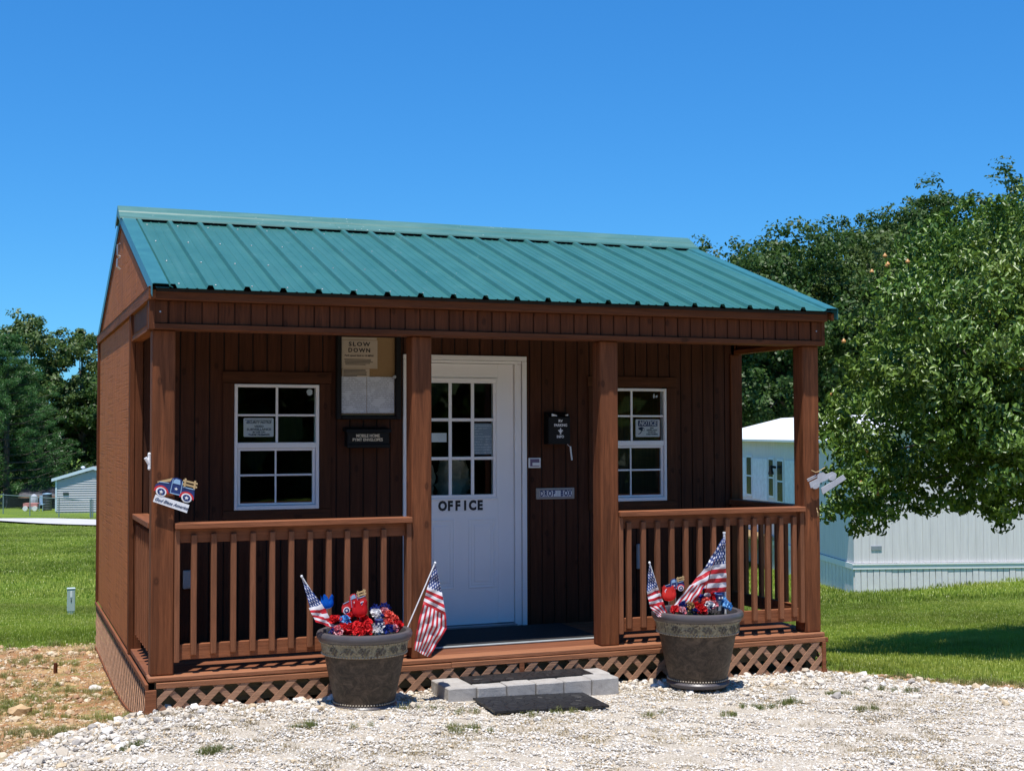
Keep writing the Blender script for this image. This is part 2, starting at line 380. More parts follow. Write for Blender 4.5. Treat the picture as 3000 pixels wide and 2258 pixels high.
def sinhgrid(a, b, n, k, c=0.0):
    u = np.linspace(np.arcsinh((a - c) / k), np.arcsinh((b - c) / k), n); return c + k * np.sinh(u)
ds = sinhgrid(-900, 2500, 330, 5.0, 10.0); ls = sinhgrid(-2000, 2000, 300, 5.0, -0.5)
DD, LL = np.meshgrid(ds, ls, indexing='ij')
GXX = CAM[0] + FW[0] * DD + RT[0] * LL; GYY = CAM[1] + FW[1] * DD + RT[1] * LL
GZZ = ground_z(GXX, GYY)
inner = (DD < 30)
GZZ = GZZ + np.where(inner, 0.010 * nz(GXX, GYY, 5) + 0.006 * nz(GXX, GYY, 17, 3), 0)
def grid_mesh(name, X, Y, Z, mat):
    n, m = X.shape
    me = bpy.data.meshes.new(name); me.vertices.add(n * m)
    me.vertices.foreach_set('co', np.stack([X, Y, Z], -1).reshape(-1).astype(np.float32))
    i = np.arange((n - 1) * (m - 1)); a = (i // (m - 1)) * m + i % (m - 1)
    q = np.stack([a, a + m, a + m + 1, a + 1], -1).astype(np.int32)
    me.loops.add(q.size); me.loops.foreach_set('vertex_index', q.reshape(-1))
    me.polygons.add(len(q)); me.polygons.foreach_set('loop_start', np.arange(0, q.size, 4, dtype=np.int32)); me.polygons.foreach_set('loop_total', np.full(len(q), 4, np.int32))
    me.polygons.foreach_set('use_smooth', np.ones(len(q), bool))
    me.materials.append(mat); me.update(calc_edges=True); return me
def groundmat():
    t = NT('ground_soil_gravel_and_turf'); P = t.pos()
    a = t.n('Attribute', attribute_name='gravel').outputs['Fac']; b = t.n('Attribute', attribute_name='lawn').outputs['Fac']
    n1 = t.noise(P, 45, 4, 0.7); n2 = t.noise(P, 3.0, 5, 0.6); n3 = t.noise(P, 0.25, 4)
    soil = t.ramp(n2, [(0.25, (0.15, 0.052, 0.022)), (0.48, (0.34, 0.16, 0.065)), (0.68, (0.46, 0.32, 0.15))])
    soil = t.mix(t.mapr(n1, 0.45, 0.8, 0, 0.7), soil, (0.50, 0.42, 0.27))
    grn = t.noise(P, 7.0, 4, 0.6); soil = t.mix(t.mapr(grn, 0.50, 0.66, 0, 0.75), soil, (0.16, 0.19, 0.05))
    vo = t.n('TexVoronoi'); t.l(P, vo.inputs['Vector']); vo.inputs['Scale'].default_value = 95
    grav = t.mix(t.mapr(vo.outputs['Distance'], 0.25, 0.75), (0.58, 0.52, 0.43), (0.32, 0.27, 0.21))
    grav = t.mix(t.mapr(n2, 0.5, 0.8, 0, 0.5), grav, (0.44, 0.39, 0.32))
    lawn = t.mix(t.mapr(n3, 0.35, 0.65), (0.16, 0.235, 0.03), (0.21, 0.29, 0.04))
    lawn = t.mix(t.mapr(t.noise(P, 22, 3, 0.7), 0.3, 0.75), lawn, (0.060, 0.110, 0.016))
    c = t.mix(b, soil, lawn); c = t.mix(a, c, grav)
    h = t.math('ADD', t.math('MULTIPLY', vo.outputs['Distance'], -0.5), n1)
    return t.bsdf(c, 0.95, bump=h, bstr=0.7, bdist=0.012, spec=0.15)
me = grid_mesh('ground', GXX, GYY, GZZ, groundmat())
for nm, arr in (('gravel', np.clip(gravel_sd(GXX, GYY) / 0.06 + 0.5, 0, 1)), ('lawn', np.clip(lawn_sd(GXX, GYY) / 0.12 + 0.5, 0, 1))):
    at = me.attributes.new(nm, 'FLOAT', 'POINT'); at.data.foreach_set('value', arr.reshape(-1).astype(np.float32))
tag(link(me, 'ground'), 'sloping ground of pale gravel, red soil and lawn', None, None, 'structure')
# road
def road():
    rl = np.linspace(-60, 40, 80); near = 57.1 + (-rl - 17.8) * 0.62
    ww = np.linspace(0, 4.6, 4); D = near[:, None] + ww[None, :]; L = np.repeat(rl[:, None], 4, 1)
    X = CAM[0] + FW[0] * D + RT[0] * L; Y = CAM[1] + FW[1] * D + RT[1] * L; Z = ground_z(X, Y) + 0.09
    t = NT('pale_road_surface'); P = t.pos()
    c = t.mix(t.mapr(t.noise(P, 1.2, 5, 0.7), 0.3, 0.7), (0.42, 0.41, 0.42), (0.55, 0.54, 0.54))
    tag(link(grid_mesh('road', X, Y, Z, t.bsdf(c, 0.9)), 'road'), 'pale gravel lane across the far lawn', None, None, 'structure')
road()

# ------------------------------------------------------------------ the cabin
L_, D_, W_ = 4.907, 1.19, 4.36
cab = empty('office_cabin', (0, 0, 0), 'small brown wooden office cabin with teal metal roof and front porch', 'cabin')
# interior shell
mb = MB()
fw_open = [(0.703, 1.327, 0.947, 1.861), (2.005, 2.93, 0.0, 2.05), (3.599, 4.223, 0.947, 1.861)]
# --- front wall planks, split around openings
front = sub('front_wall', cab)
gx = [0.0] + [0.0082 + 0.1036 * k for k in range(1, 48) if 0.0082 + 0.1036 * k < L_ - 0.02] + [L_]
openb = [(0.66, 1.37, 0.90, 1.90), (1.99, 2.965, -0.1, 2.08), (3.556, 4.266, 0.90, 1.90)]
for a, b in zip(gx[:-1], gx[1:]):
    segs = [(-0.03, 2.32)]
    for (x0, x1, z0, z1) in openb:
        if a >= x0 - 0.03 and b <= x1 + 0.03:
            segs = [s for s in ((-0.03, z0), (z1, 2.32)) if s[1] - s[0] > 0.05]
    for z0, z1 in segs:
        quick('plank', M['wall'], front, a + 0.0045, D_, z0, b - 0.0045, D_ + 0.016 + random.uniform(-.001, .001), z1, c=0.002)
MBb = MB()
for (a, b, z0, z1) in [(0.01, 0.69, -0.03, 2.32), (0.69, 1.34, -0.03, 0.93), (0.69, 1.34, 1.875, 2.32), (1.34, 2.005, -0.03, 2.32), (2.005, 2.94, 2.055, 2.32), (2.94, 3.586, -0.03, 2.32), (3.586, 4.236, -0.03, 0.93), (3.586, 4.236, 1.875, 2.32), (4.236, 4.897, -0.03, 2.32)]:
    MBb.box(a, D_ + 0.010, z0, b, D_ + 0.09, z1)
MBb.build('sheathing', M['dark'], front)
# groove backing is darker wood visible between planks
# --- window builder (front of wall at y = D_)
def window(x0, parent):
    x1 = x0 + 0.624; z0, z1 = 0.947, 1.861; y = D_
    wn = sub('window', parent)
    f = MB()
    f.cbox(x0, y - .012, z0, x0 + .024, y + .06, z1); f.cbox(x1 - .024, y - .012, z0, x1, y + .06, z1)
    f.cbox(x0 + .024, y - .012, z1 - .022, x1 - .024, y + .06, z1); f.cbox(x0 + .024, y - .014, z0, x1 - .024, y + .06, z0 + .03)
    f.cbox(x0 + .024, y - .006, 1.394, x1 - .024, y + .05, 1.436)
    f.build('frame', M['white'], wn)
    m = MB(); m.cbox(x0 + .304, y + .004, 1.437, x0 + .321, y + .02, z1 - .023, .002); 
    m.cbox(x0 + .025, y + .005, 1.628, x0 + .3035, y + .02, 1.643, .002); m.cbox(x0 + .3215, y + .005, 1.628, x1 - .025, y + .02, 1.643, .002)
    m.build('muntin', M['white'], wn)
    s = MB()
    s.cbox(x0 + .026, y + .004, z0 + .032, x0 + .046, y + .034, 1.393); s.cbox(x1 - .046, y + .004, z0 + .032, x1 - .026, y + .034, 1.393)
    s.cbox(x0 + .046, y + .004, z0 + .032, x1 - .046, y + .034, z0 + .048); s.cbox(x0 + .046, y + .004, 1.376, x1 - .046, y + .034, 1.393)
    s.build('lower_sash', M['white'], wn)
    m = MB(); m.cbox(x0 + .300, y + .012, z0 + .049, x0 + .312, y + .026, 1.3755, .002)
    m.cbox(x0 + .047, y + .012, 1.191, x0 + .2995, y + .026, 1.205, .002); m.cbox(x0 + .3125, y + .012, 1.191, x1 - .047, y + .026, 1.205, .002)
    m.build('muntin', M['white'], wn)
    for (a, b) in ((x0 + .0245, x0 + .3035), (x0 + .3215, x1 - .0245)):
        for (c, d) in ((1.4365, 1.6275), (1.6435, z1 - .0225)): MB().box(a, y + .010, c, b, y + .013, d).build('pane', M['glass'], wn)
    for (a, b) in ((x0 + .0465, x0 + .2995), (x0 + .3125, x1 - .0465)):
        for (c, d) in ((z0 + .0485, 1.1905), (1.2055, 1.3755)): MB().box(a, y + .018, c, b, y + .021, d).build('pane', M['glass'], wn)
    # wooden surround
    t = y - .018
    tr = sub('window_surround', parent)
    quick('head_board', M['wintrimx'], tr, x0 - .088, t, z1 + .010, x1 + .092, y - .001, z1 + .093)
    quick('sill_board', M['wintrimx'], tr, x0 - .080, t, z0 - .070, x1 + .088, y - .001, z0 - .003)
    quick('side_board', M['wintrimz'], tr, x0 - .082, t + .002, z0 - .001, x0 - .003, y - .001, z1 + .008)
    quick('side_board', M['wintrimz'], tr, x1 + .003, t + .002, z0 - .001, x1 + .088, y - .001, z1 + .008)
window(0.703, cab); window(3.599, cab)
# --- door
door = sub('door', cab); y = D_
c = MB()
c.cbox(1.972, y - .022, -.0, 2.008, y - .001, 2.062); c.cbox(2.945, y - .022, 0, 2.982, y - .001, 2.062); c.cbox(1.972, y - .022, 2.064, 2.982, y - .001, 2.101)
c.build('casing', M['white'], door)
c = MB(); c.cbox(2.009, y - .010, 0, 2.014, y + .08, 2.040, .001); c.cbox(2.889, y - .002, 0.0, 2.944, y + .08, 2.040); c.cbox(2.009, y - .004, 2.041, 2.944, y + .08, 2.062)
c.build('jamb', M['white'], door)
slab = MB(); yf = y + .018; X0, X1, Z0, Z1 = 2.016, 2.886, .028, 2.037
gx0, gx1, gz0, gz1 = 2.150, 2.752, .985, 1.928
slab.cbox(X0, yf, Z0, gx0, yf + .044, Z1); slab.cbox(gx1, yf, Z0, X1, yf + .044, Z1); slab.box(gx0, yf + .0005, gz1, gx1, yf + .044, Z1); slab.box(gx0, yf + .0005, Z0, gx1, yf + .044, gz0)
slab.build('door_slab', M['doorwhite'], door)
for (a, b) in ((2.175, 2.392), (2.508, 2.726)):
    pm = MB(); z0, z1 = .305, .838
    # raised moulding ring and raised field
    for k, (i, o_, h) in enumerate(((0, .011, .006), (.026, .034, .003))):
        pm.cbox(a + i, yf - h, z0 + i, b - i, yf + .0004, z0 + o_, .002); pm.cbox(a + i, yf - h, z1 - o_, b - i, yf + .0004, z1 - i, .002)
        pm.cbox(a + i, yf - h, z0 + o_, a + o_, yf + .0004, z1 - o_, .002); pm.cbox(b - o_, yf - h, z0 + o_, b - i, yf + .0004, z1 - o_, .002)
    pm.cbox(a + .048, yf - .006, z0 + .048, b - .048, yf + .0004, z1 - .048, .005)
    pm.build('door_panel', M['doorwhite'], door)
lf = MB()
for (i, o_, h) in ((0, .016, .010), (.016, .040, .004)):
    lf.cbox(gx0 + i, yf - h, gz0 + i, gx1 - i, yf + .04, gz0 + o_, .003); lf.cbox(gx0 + i, yf - h, gz1 - o_, gx1 - i, yf + .04, gz1 - i, .003)
    lf.cbox(gx0 + i, yf - h, gz0 + o_, gx0 + o_, yf + .04, gz1 - o_, .003); lf.cbox(gx1 - o_, yf - h, gz0 + o_, gx1 - i, yf + .04, gz1 - o_, .003)
for xm in (2.3475, 2.5305): lf.cbox(xm, yf - .001, 1.0255, xm + .026, yf + .014, 1.8875, .003)
for zm in (1.294, 1.592):
    for a, b in ((2.1905, 2.347), (2.374, 2.530), (2.557, 2.7115)): lf.cbox(a, yf, zm, b, yf + .014, zm + .024, .003)
lf.build('glazing_frame', M['doorwhite'], door)
for a, b in ((2.1905, 2.347), (2.374, 2.530), (2.557, 2.7115)):
    for c0, c1 in ((1.0255, 1.2935), (1.3185, 1.5915), (1.6165, 1.8875)):
        MB().box(a, yf + .006, c0, b, yf + .009, c1).build('pane', M['glass'], door)
quick('threshold', M['steel'], door, 2.015, y - .05, 0.002, 2.888, y + .07, .022)
kb = MB(); kb.tube([(2.075, yf, .93), (2.075, yf - .045, .93)], .012, 10); kb.ball((2.075, yf - .055, .93), .028); kb.build('door_knob', M['steel'], door, smooth=True)
for i, ch in enumerate('OFFICE'):
    cx = 2.297 + i * 0.0610
    MB().box(cx - .031, yf - .0012, .894, cx + .029, yf, .980).build('letter_tile', M['plastwhite'], door)
    text(ch, .098, cx, .939, yf - .0014, M['blackletter'], 'letter', door, xs=.86, bold=.0055)
# paper notices behind the door panes
def papermat(name, col=(0.62, 0.66, 0.72), ink=(0.10, 0.12, 0.16), pitch=70, dens=0.55):
    t = NT(name); P = t.pos(); sx = t.n('SeparateXYZ'); t.l(P, sx.inputs[0])
    row = t.math('FRACT', t.math('MULTIPLY', sx.outputs[2], pitch))
    rows = t.math('GREATER_THAN', row, 0.5)
    wds = t.noise(t.mapping(P, (210, 1, pitch * 0.9)), 1.0, 2, 0.7); blk = t.noise(t.mapping(P, (13, 1, 17), (3, 0, 1)), 1.0, 2)
    m = t.math('MULTIPLY', rows, t.mapr(wds, 0.42, 0.5)); m = t.math('MULTIPLY', m, t.mapr(blk, 0.40, 0.46)); m = t.math('MULTIPLY', m, dens)
    return t.bsdf(t.mix(m, col, ink), 0.7)
M['paper'] = papermat('printed_paper'); M['paperwarm'] = papermat('aged_printed_paper', (0.50, 0.42, 0.32), (0.06, 0.05, 0.04), 62, 0.85)
M['papergrey'] = papermat('grey_printed_sheet', (0.30, 0.36, 0.42), (0.65, 0.70, 0.75), 48, 0.6)
M['blankpaper'] = plain('blank_aged_paper', (0.50, 0.42, 0.32), 0.75, var=0.08)
pn = MB().box(2.560, yf + .010, 1.335, 2.706, yf + .0115, 1.575).build('door_notice', M['papergrey']); tag(pn, 'grey printed information sheet behind the middle right door pane', 'notice')
pn = MB().box(2.195, yf + .010, 1.432, 2.333, yf + .0115, 1.502).build('door_note', M['plastwhite']); tag(pn, 'small white note taped behind the middle left door pane', 'note')
text('PLEASE USE DROP BOX\nAFTER HOURS' if False else ' ', .01, 2.26, 1.47, yf, M['blackletter']) if False else None
# --- corner trims on the front wall, posts, header
quick('corner_board', M['trimz'], cab, 4.825, D_ - .018, 0, 4.907, D_ - .001, 2.15)
quick('corner_board', M['trimz'], cab, 0.0, D_ - .018, 0, 0.06, D_ - .001, 2.15)
# side walls, rear wall (vertical grooved sheets joined as one panel each)
def groove_wall(name, yo, y1, zlo, zhi_fn, x, out, mat, step=0.1016, skip=None):
    m = MB(); k = yo; first = True
    while k < y1 - 0.01:
        e = min(k + step, y1); a, b = k + .003, e - .003
        pts = [(a, zlo), (b, zlo), (b, zhi_fn(b)), (a, zhi_fn(a))]
        m.poly(pts, 'x', x, x + out * .013); k = e
    pts = [(yo, zlo), (y1, zlo), (y1, zhi_fn(y1)), ((yo + y1) / 2, zhi_fn((yo + y1) / 2)), (yo, zhi_fn(yo))]
    m.poly(pts, 'x', x + out * .006, x - out * 0.06)
    return m.build(name, mat, cab)
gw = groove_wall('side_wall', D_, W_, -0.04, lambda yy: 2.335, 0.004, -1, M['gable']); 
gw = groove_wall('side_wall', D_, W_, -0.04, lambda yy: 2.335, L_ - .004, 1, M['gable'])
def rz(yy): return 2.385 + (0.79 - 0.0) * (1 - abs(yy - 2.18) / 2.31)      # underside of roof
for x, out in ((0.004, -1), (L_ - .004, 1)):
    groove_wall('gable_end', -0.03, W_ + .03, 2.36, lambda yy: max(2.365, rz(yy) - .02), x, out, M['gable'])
    quick('gable_band', M['trimy'], cab, x, -0.045, 2.338, x + out * .034, W_ + .05, 2.415)
    quick('side_header', M['header'], cab, x, 0.09, 2.19, x + out * .012, D_ - .02, 2.336)
    quick('side_header_trim', M['trimy'], cab, x - out * .05, 0.13, 2.152, x + out * .022, D_ - .02, 2.189)
    quick('side_corner_board', M['trimz'], cab, x, D_ - .018, -.03, x + out * .030, D_ + .07, 2.336)
    quick('side_corner_board', M['trimz'], cab, x, -0.03, 2.153, x + out * .030, 0.088, 2.336)
    quick('side_corner_board', M['trimz'], cab, x, W_ - .06, -.03, x + out * .030, W_ + .03, 2.336)
# rear wall with two openings
rw = MB()
for (a, b, z0, z1) in [(0, .35, -.04, 2.34), (.35, 1.15, -.04, .95), (.35, 1.15, 1.85, 2.34), (1.15, 3.95, -.04, 2.34), (3.95, 4.65, -.04, .95), (3.95, 4.65, 1.85, 2.34), (4.65, L_, -.04, 2.34)]:
    rw.box(a, W_ - .06, z0, b, W_, z1)
rw.build('rear_wall', M['wall'], cab)
for a, b in ((.35, 1.15), (3.95, 4.65)):
    wn = sub('rear_window', cab); f = MB()
    f.cbox(a, W_ - .07, .95, a + .035, W_ + .01, 1.85); f.cbox(b - .035, W_ - .07, .95, b, W_ + .01, 1.85); f.cbox(a + .035, W_ - .07, 1.815, b - .035, W_ + .01, 1.85); f.cbox(a + .035, W_ - .07, .95, b - .035, W_ + .01, .985); f.cbox(a + .035, W_ - .065, 1.38, b - .035, W_, 1.42)
    f.build('frame', M['white'], wn)
# floor and ceiling inside, porch ceiling
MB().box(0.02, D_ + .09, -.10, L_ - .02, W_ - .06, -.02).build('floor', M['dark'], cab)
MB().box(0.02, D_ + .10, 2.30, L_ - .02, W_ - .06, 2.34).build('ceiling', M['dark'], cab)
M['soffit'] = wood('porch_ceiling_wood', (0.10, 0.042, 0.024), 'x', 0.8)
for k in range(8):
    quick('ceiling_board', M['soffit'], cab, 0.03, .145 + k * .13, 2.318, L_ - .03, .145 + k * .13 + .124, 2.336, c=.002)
# header
hd = sub('porch_header', cab)
n = int(round((4.815 - .092) / .1016)); st = (4.815 - .092) / n
for k in range(n):
    a = .092 + st * k
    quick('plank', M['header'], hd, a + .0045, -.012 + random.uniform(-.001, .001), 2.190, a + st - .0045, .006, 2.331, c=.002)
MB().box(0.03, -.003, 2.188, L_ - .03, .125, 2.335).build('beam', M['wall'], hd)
quick('corner_block', M['trimz'], hd, -.002, -.020, 2.190, .084, .005, 2.331); quick('corner_block', M['trimz'], hd, 4.823, -.020, 2.190, L_ + .002, .005, 2.331)
quick('lower_trim', M['trimx'], hd, -.006, -.034, 2.152, L_ + .006, .128, 2.188)
quick('fascia', M['trimx'], hd, .004, -.072, 2.333, L_ + .022, -.002, 2.402)
quick('fascia', M['trimx'], hd, .004, W_ + .03, 2.333, L_ + .022, W_ + .09, 2.402)
sm = MB()
for x in (.040, 4.862): sm.tube([(x, -.0205, 2.262), (x, -.0235, 2.262)], .006, 8)
sm.build('screw_head', M['steel'], hd)
# posts
for i, x in enumerate((0.0, 1.689, 3.081, L_ - .14)):
    ps = MB(); ps.cbox(x, .022, 0.001, x + .14, .158, 2.151, c=.007)
    ps.build('post', M['post'], cab)
# --- railings
def front_rail(xa, xb, balx, name='front_railing'):
    r = sub(name, cab)
    quick('handrail', M['rail'], r, xa, -.004, .905, xb, .105, .942, c=.004)
    quick('top_rail', M['rail'], r, xa + .034, .056, .816, xb - .034, .092, .902)
    quick('bottom_rail', M['rail'], r, xa + .034, .056, .085, xb - .034, .092, .180)
    quick('end_stud', M['railz'], r, xa, .020, .075, xa + .034, .100, .903); quick('end_stud', M['railz'], r, xb - .034, .020, .075, xb, .100, .903)
    for x in balx: quick('baluster', M['railz'], r, x, .020, .116 + random.uniform(-.006, .006), x + .036, .0555, .868 + random.uniform(-.004, .004), c=.004)
front_rail(.142, 1.688, [.245 + .1235 * k for k in range(11)])
front_rail(3.222, L_ - .141, [3.286 + .1148 * k for k in range(13)])
for x, out in ((0.012, -1), (L_ - .012, 1)):
    r = sub('side_railing', cab); xi = x - out * .035
    quick('handrail', M['raily'], r, x + out * .02, .154, .905, x - out * .09, D_ - .022, .942, c=.004)
    quick('top_rail', M['raily'], r, xi, .154, .816, xi - out * .036, D_ - .022, .902)
    quick('bottom_rail', M['raily'], r, xi, .154, .085, xi - out * .036, D_ - .022, .180)
    for k in range(8):
        yy = .20 + k * .118
        quick('baluster', M['railz'], r, xi, yy, .116, xi + out * .036, yy + .036, .868, c=.004)
# --- deck boards
dk = sub('porch_floor', cab)
for k in range(9):
    a = -.012 + k * .1335
    quick('deck_board', M['deckedge'] if k == 0 else M['deck'], dk, -.012 - (.004 if k == 0 else 0), a + .0025, -.034, L_ + .012, a + .131, random.uniform(-.0015, .0005), c=.006 if k == 0 else .004)
quick('rim_trim', M['deckedge'], dk, .030, -.030, -.070, 1.95, -.014, -.036); quick('rim_trim', M['deckedge'], dk, 1.952, -.028, -.068, L_ + .005, -.014, -.034)
quick('rim_joist', M['treated'], dk, .03, .040, -.19, L_ - .03, .078, -.036)
for x in (.05, 1.5, 3.3, L_ - .09): quick('support_block', M['treated'], dk, x, .10, -.42, x + .09, .19, -.036)
MB().box(.05, .9, -.60, L_ - .05, .93, -.05).build('underdeck_shade_sheet', M['dark'], dk)  # near-black sheet standing in for the shade under the porch floor
quick('side_rim_trim', M['raily'], dk, -.034, -.02, -.074, -.015, W_ + .02, -.040); quick('side_rim_trim', M['raily'], dk, L_ + .015, -.02, -.074, L_ + .034, W_ + .02, -.040)

def clip_poly(pts, f):
    out = []
    for i, p in enumerate(pts):
        q = pts[(i + 1) % len(pts)]; a, b = f(p), f(q)
        if a >= 0: out.append(p)
        if (a >= 0) != (b >= 0):
            t = a / (a - b); out.append((p[0] + (q[0] - p[0]) * t, p[1] + (q[1] - p[1]) * t))
    return out
def lattice(parent, s0, s1, ztop, zbot_fn, axis, pos, th=.0055, pitch=.152, w_=.038, out=-1, mat=None, name='lattice_panel'):
    r = sub(name, parent); hw = w_ / math.sqrt(2); H = .6; k = -5
    for sgn, layer in ((1, 0), (-1, 1)):
        n = int((s1 - s0 + 1.4) / pitch) + 2
        for k in range(n):
            a = s0 - .7 + k * pitch + (0.03 if sgn < 0 else 0)
            pts = [(a - hw, ztop), (a + hw, ztop), (a + hw + sgn * H, ztop - H), (a - hw + sgn * H, ztop - H)]
            for f in (lambda p: p[0] - s0, lambda p: s1 - p[0], lambda p: p[1] - (zbot_fn(p[0]))):
                if pts: pts = clip_poly(pts, f)
            if len(pts) < 3: continue
            if max(p[0] for p in pts) - min(p[0] for p in pts) < .02: continue
            l0 = pos + out * layer * (th + .0006)
            MB().poly(pts, axis, l0, l0 + out * th).build('lattice_slat', mat or M['lattice'], r)
    return r
lf_ = lattice(cab, .034, L_ - .028, -.070, lambda x: gz(x, -.03) - .035, 'y', -.014)
quick('lattice_end_board', M['rail'], lf_, -.036, -.036, -.30, .032, -.016, -.076); quick('lattice_end_board', M['rail'], lf_, L_ - .026, -.034, -.36, L_ + .004, -.014, -.069)
quick('joint_cover', M['rail'], lf_, 2.44, -.031, -.255, 2.475, -.0275, -.071)
M['sidelattice'] = wood('weathered_lattice_wood', (0.47, 0.27, 0.19), 'y', 0.5, knots=False)
for x, out in ((-.015, -1), (L_ + .015, 1)):
    ll = lattice(cab, .0, W_, -.076, lambda yy: gz(-.02 if out < 0 else L_ + .02, yy) - .02, 'x', x, out=out, th=.0055, w_=.030, pitch=.148, mat=M['sidelattice'], name='side_lattice_panel')
    for k in range(8):
        ya, yb = k * W_ / 8, (k + 1) * W_ / 8; za, zb = gz(x, ya), gz(x, yb)
        MB().poly([(ya, za - .03), (yb, zb - .03), (yb, zb + .028), (ya, za + .028)], 'x', x + out * .0125, x + out * .021).build('bottom_strip', M['raily'], ll)

# --- roof
EY, EZ, RY, RZ = -.13, 2.402, 2.18, 3.195
SL = (RZ - EZ) / (RY - EY)
def ribprof(x0, n, xend):
    """(x, dz) samples across the sheet"""
    pts = []
    for k in range(n + 1):
        x = x0 + .2286 * k
        pts += [(x - .026, 0), (x - .015, .025), (x + .012, .025), (x + .024, 0)]
        if k < n:
            for m in (.085, .145): pts += [(x + m - .008, 0), (x + m - .004, .004), (x + m + .004, .004), (x + m + .008, 0)]
    return pts
RX0 = .1054
sheets = [(0, 4), (4, 8), (8, 12), (12, 16), (16, 20)]
for side in (1, -1):
    for i, (a, b) in enumerate(sheets):
        pts = ribprof(RX0 + .2286 * a, b - a, None)
        if i == 0: pts = [(0.0, 0)] + pts
        if i < len(sheets) - 1: pts = pts[:-2] + [(pts[-2][0], pts[-2][1])]
        else: pts = pts + [(4.955, 0)]
        m = MB(); lift = .0008 * i
        rows = [EY, EY + .77, EY + 1.54, RY]
        vs = []
        for yy in rows:
            for (x, dz) in pts: vs.append((x, yy if side > 0 else 2 * RY - yy, EZ + (yy - EY) * SL + dz + lift))
        n = len(pts); fs = [(r * n + j, r * n + j + 1, (r + 1) * n + j + 1, (r + 1) * n + j) for r in range(3) for j in range(n - 1)]
        nv = len(vs); vs += [(p[0], p[1], p[2] - .0025) for p in vs]; fs += [tuple(q + nv for q in f[::-1]) for f in fs]
        fs += [(j, j + nv, j + 1 + nv, j + 1) for j in range(n - 1)]
        m.add(vs, fs); m.build('roof_panel', M['roof'], cab, fixn=False)
    # screws along the eave and half way up
    sm = MB()
    for row in (.10, .75, 1.4, 2.0):
        for k in range(21):
            x = RX0 + .2286 * k + .045; yy = EY + row
            sm.lathe((x, yy if side > 0 else 2 * RY - yy, EZ + row * SL), [(.0065, 0), (.0065, .003), (.004, .006), (.0001, .006)], 6)
    sm.build('roof_screws', M['steel'], cab); tag(bpy.context.scene.objects[-1] if False else cab.children[-1], kind='stuff')
# rake flashing: wide flat on top, turned down at the side
for x, out in ((-.023, 1), (4.978, -1)):
    for side in (1, -1):
        m = MB(); Yf = lambda yy: yy if side > 0 else 2 * RY - yy
        prof = [(x, -.055), (x, .024), (x + out * .012, .028), (x + out * .098, .026), (x + out * .104, .012), (x + out * .125, .004)]
        vs = [(px, Yf(yy), EZ + (yy - EY) * SL + pz) for yy in (EY - .006, RY) for (px, pz) in prof]; n = len(prof)
        nv = len(vs); fs = [(j, j + 1, n + j + 1, n + j) for j in range(n - 1)]
        vs += [(p[0] + out * .003, p[1], p[2] - .003) for p in vs]; fs += [tuple(q + nv for q in f[::-1]) for f in fs] + [(j, j + nv, j + 1 + nv, j + 1) for j in range(n - 1)]
        m.add(vs, fs); m.build('rake_flashing', M['rake'], cab, fixn=False)
        # barge board under it
        xb = x + out * .006
        m = MB(); m.poly([(Yf(EY + .04), EZ - .065), (Yf(EY + .04), EZ - .012), (Yf(RY), RZ - .012), (Yf(RY), RZ - .095)], 'x', xb, xb + out * .022); m.build('barge_board', M['trimy'], cab)
MB().poly([(EY + .05, EZ + .0), (RY, RZ - .018), (2 * RY - EY - .05, EZ + .0), (2 * RY - EY - .05, EZ - .02), (RY, RZ - .05), (EY + .05, EZ - .02)], 'x', .01, L_ + .01).build('roof_deck', M['dark'], cab)
# ridge cap in two lengths
for x0, x1, up in ((-.040, 1.70, .0), (1.66, 4.985, .002)):
    m = MB(); prof = [(RY - .205, .024), (RY - .200, .034), (RY - .105, .052), (RY - .095, .062), (RY - .02, .078), (RY, .082)]
    prof = prof + [(2 * RY - p[0], p[1]) for p in prof[-2::-1]]
    vs = []
    for x in (x0, x1):
        for (yy, dz) in prof: vs.append((x, yy, RZ - abs(yy - RY) * SL + dz + up))
    n = len(prof); fs = [(j, j + 1, n + j + 1, n + j) for j in range(n - 1)]; nv = len(vs)
    vs += [(p[0], p[1], p[2] - .002) for p in vs]; fs += [tuple(q + nv for q in f[::-1]) for f in fs] + [(j, j + nv, j + 1 + nv, j + 1) for j in range(n - 1)] + [(n + j, n + j + 1, n + j + 1 + nv, n + j + nv) for j in range(n - 1)]
    m.add(vs, fs); m.build('ridge_cap', M['cap'], cab, fixn=False)
MB().poly([(RY - .20, RZ - .07), (RY - .19, RZ - .03), (RY, RZ + .078), (RY + .19, RZ - .03), (RY + .20, RZ - .07), (RY, RZ + .0)], 'x', -.041, -.037).build('ridge_end_plate', M['cap'], cab)

# gable ornament: small white metal hook-shaped vent handle
go = MB(); go.tube([(-.03, 2.03, 2.96), (-.05, 2.03, 2.95), (-.05, 2.03, 2.87), (-.03, 2.03, 2.86)], .008, 6); go.tube([(-.03, 2.03, 2.85), (-.05, 2.03, 2.84), (-.052, 2.03, 2.78), (-.03, 2.03, 2.76)], .009, 6)
tag(go.build('gable_bracket', M['steel']), 'small grey metal bracket high on the left gable', 'bracket')

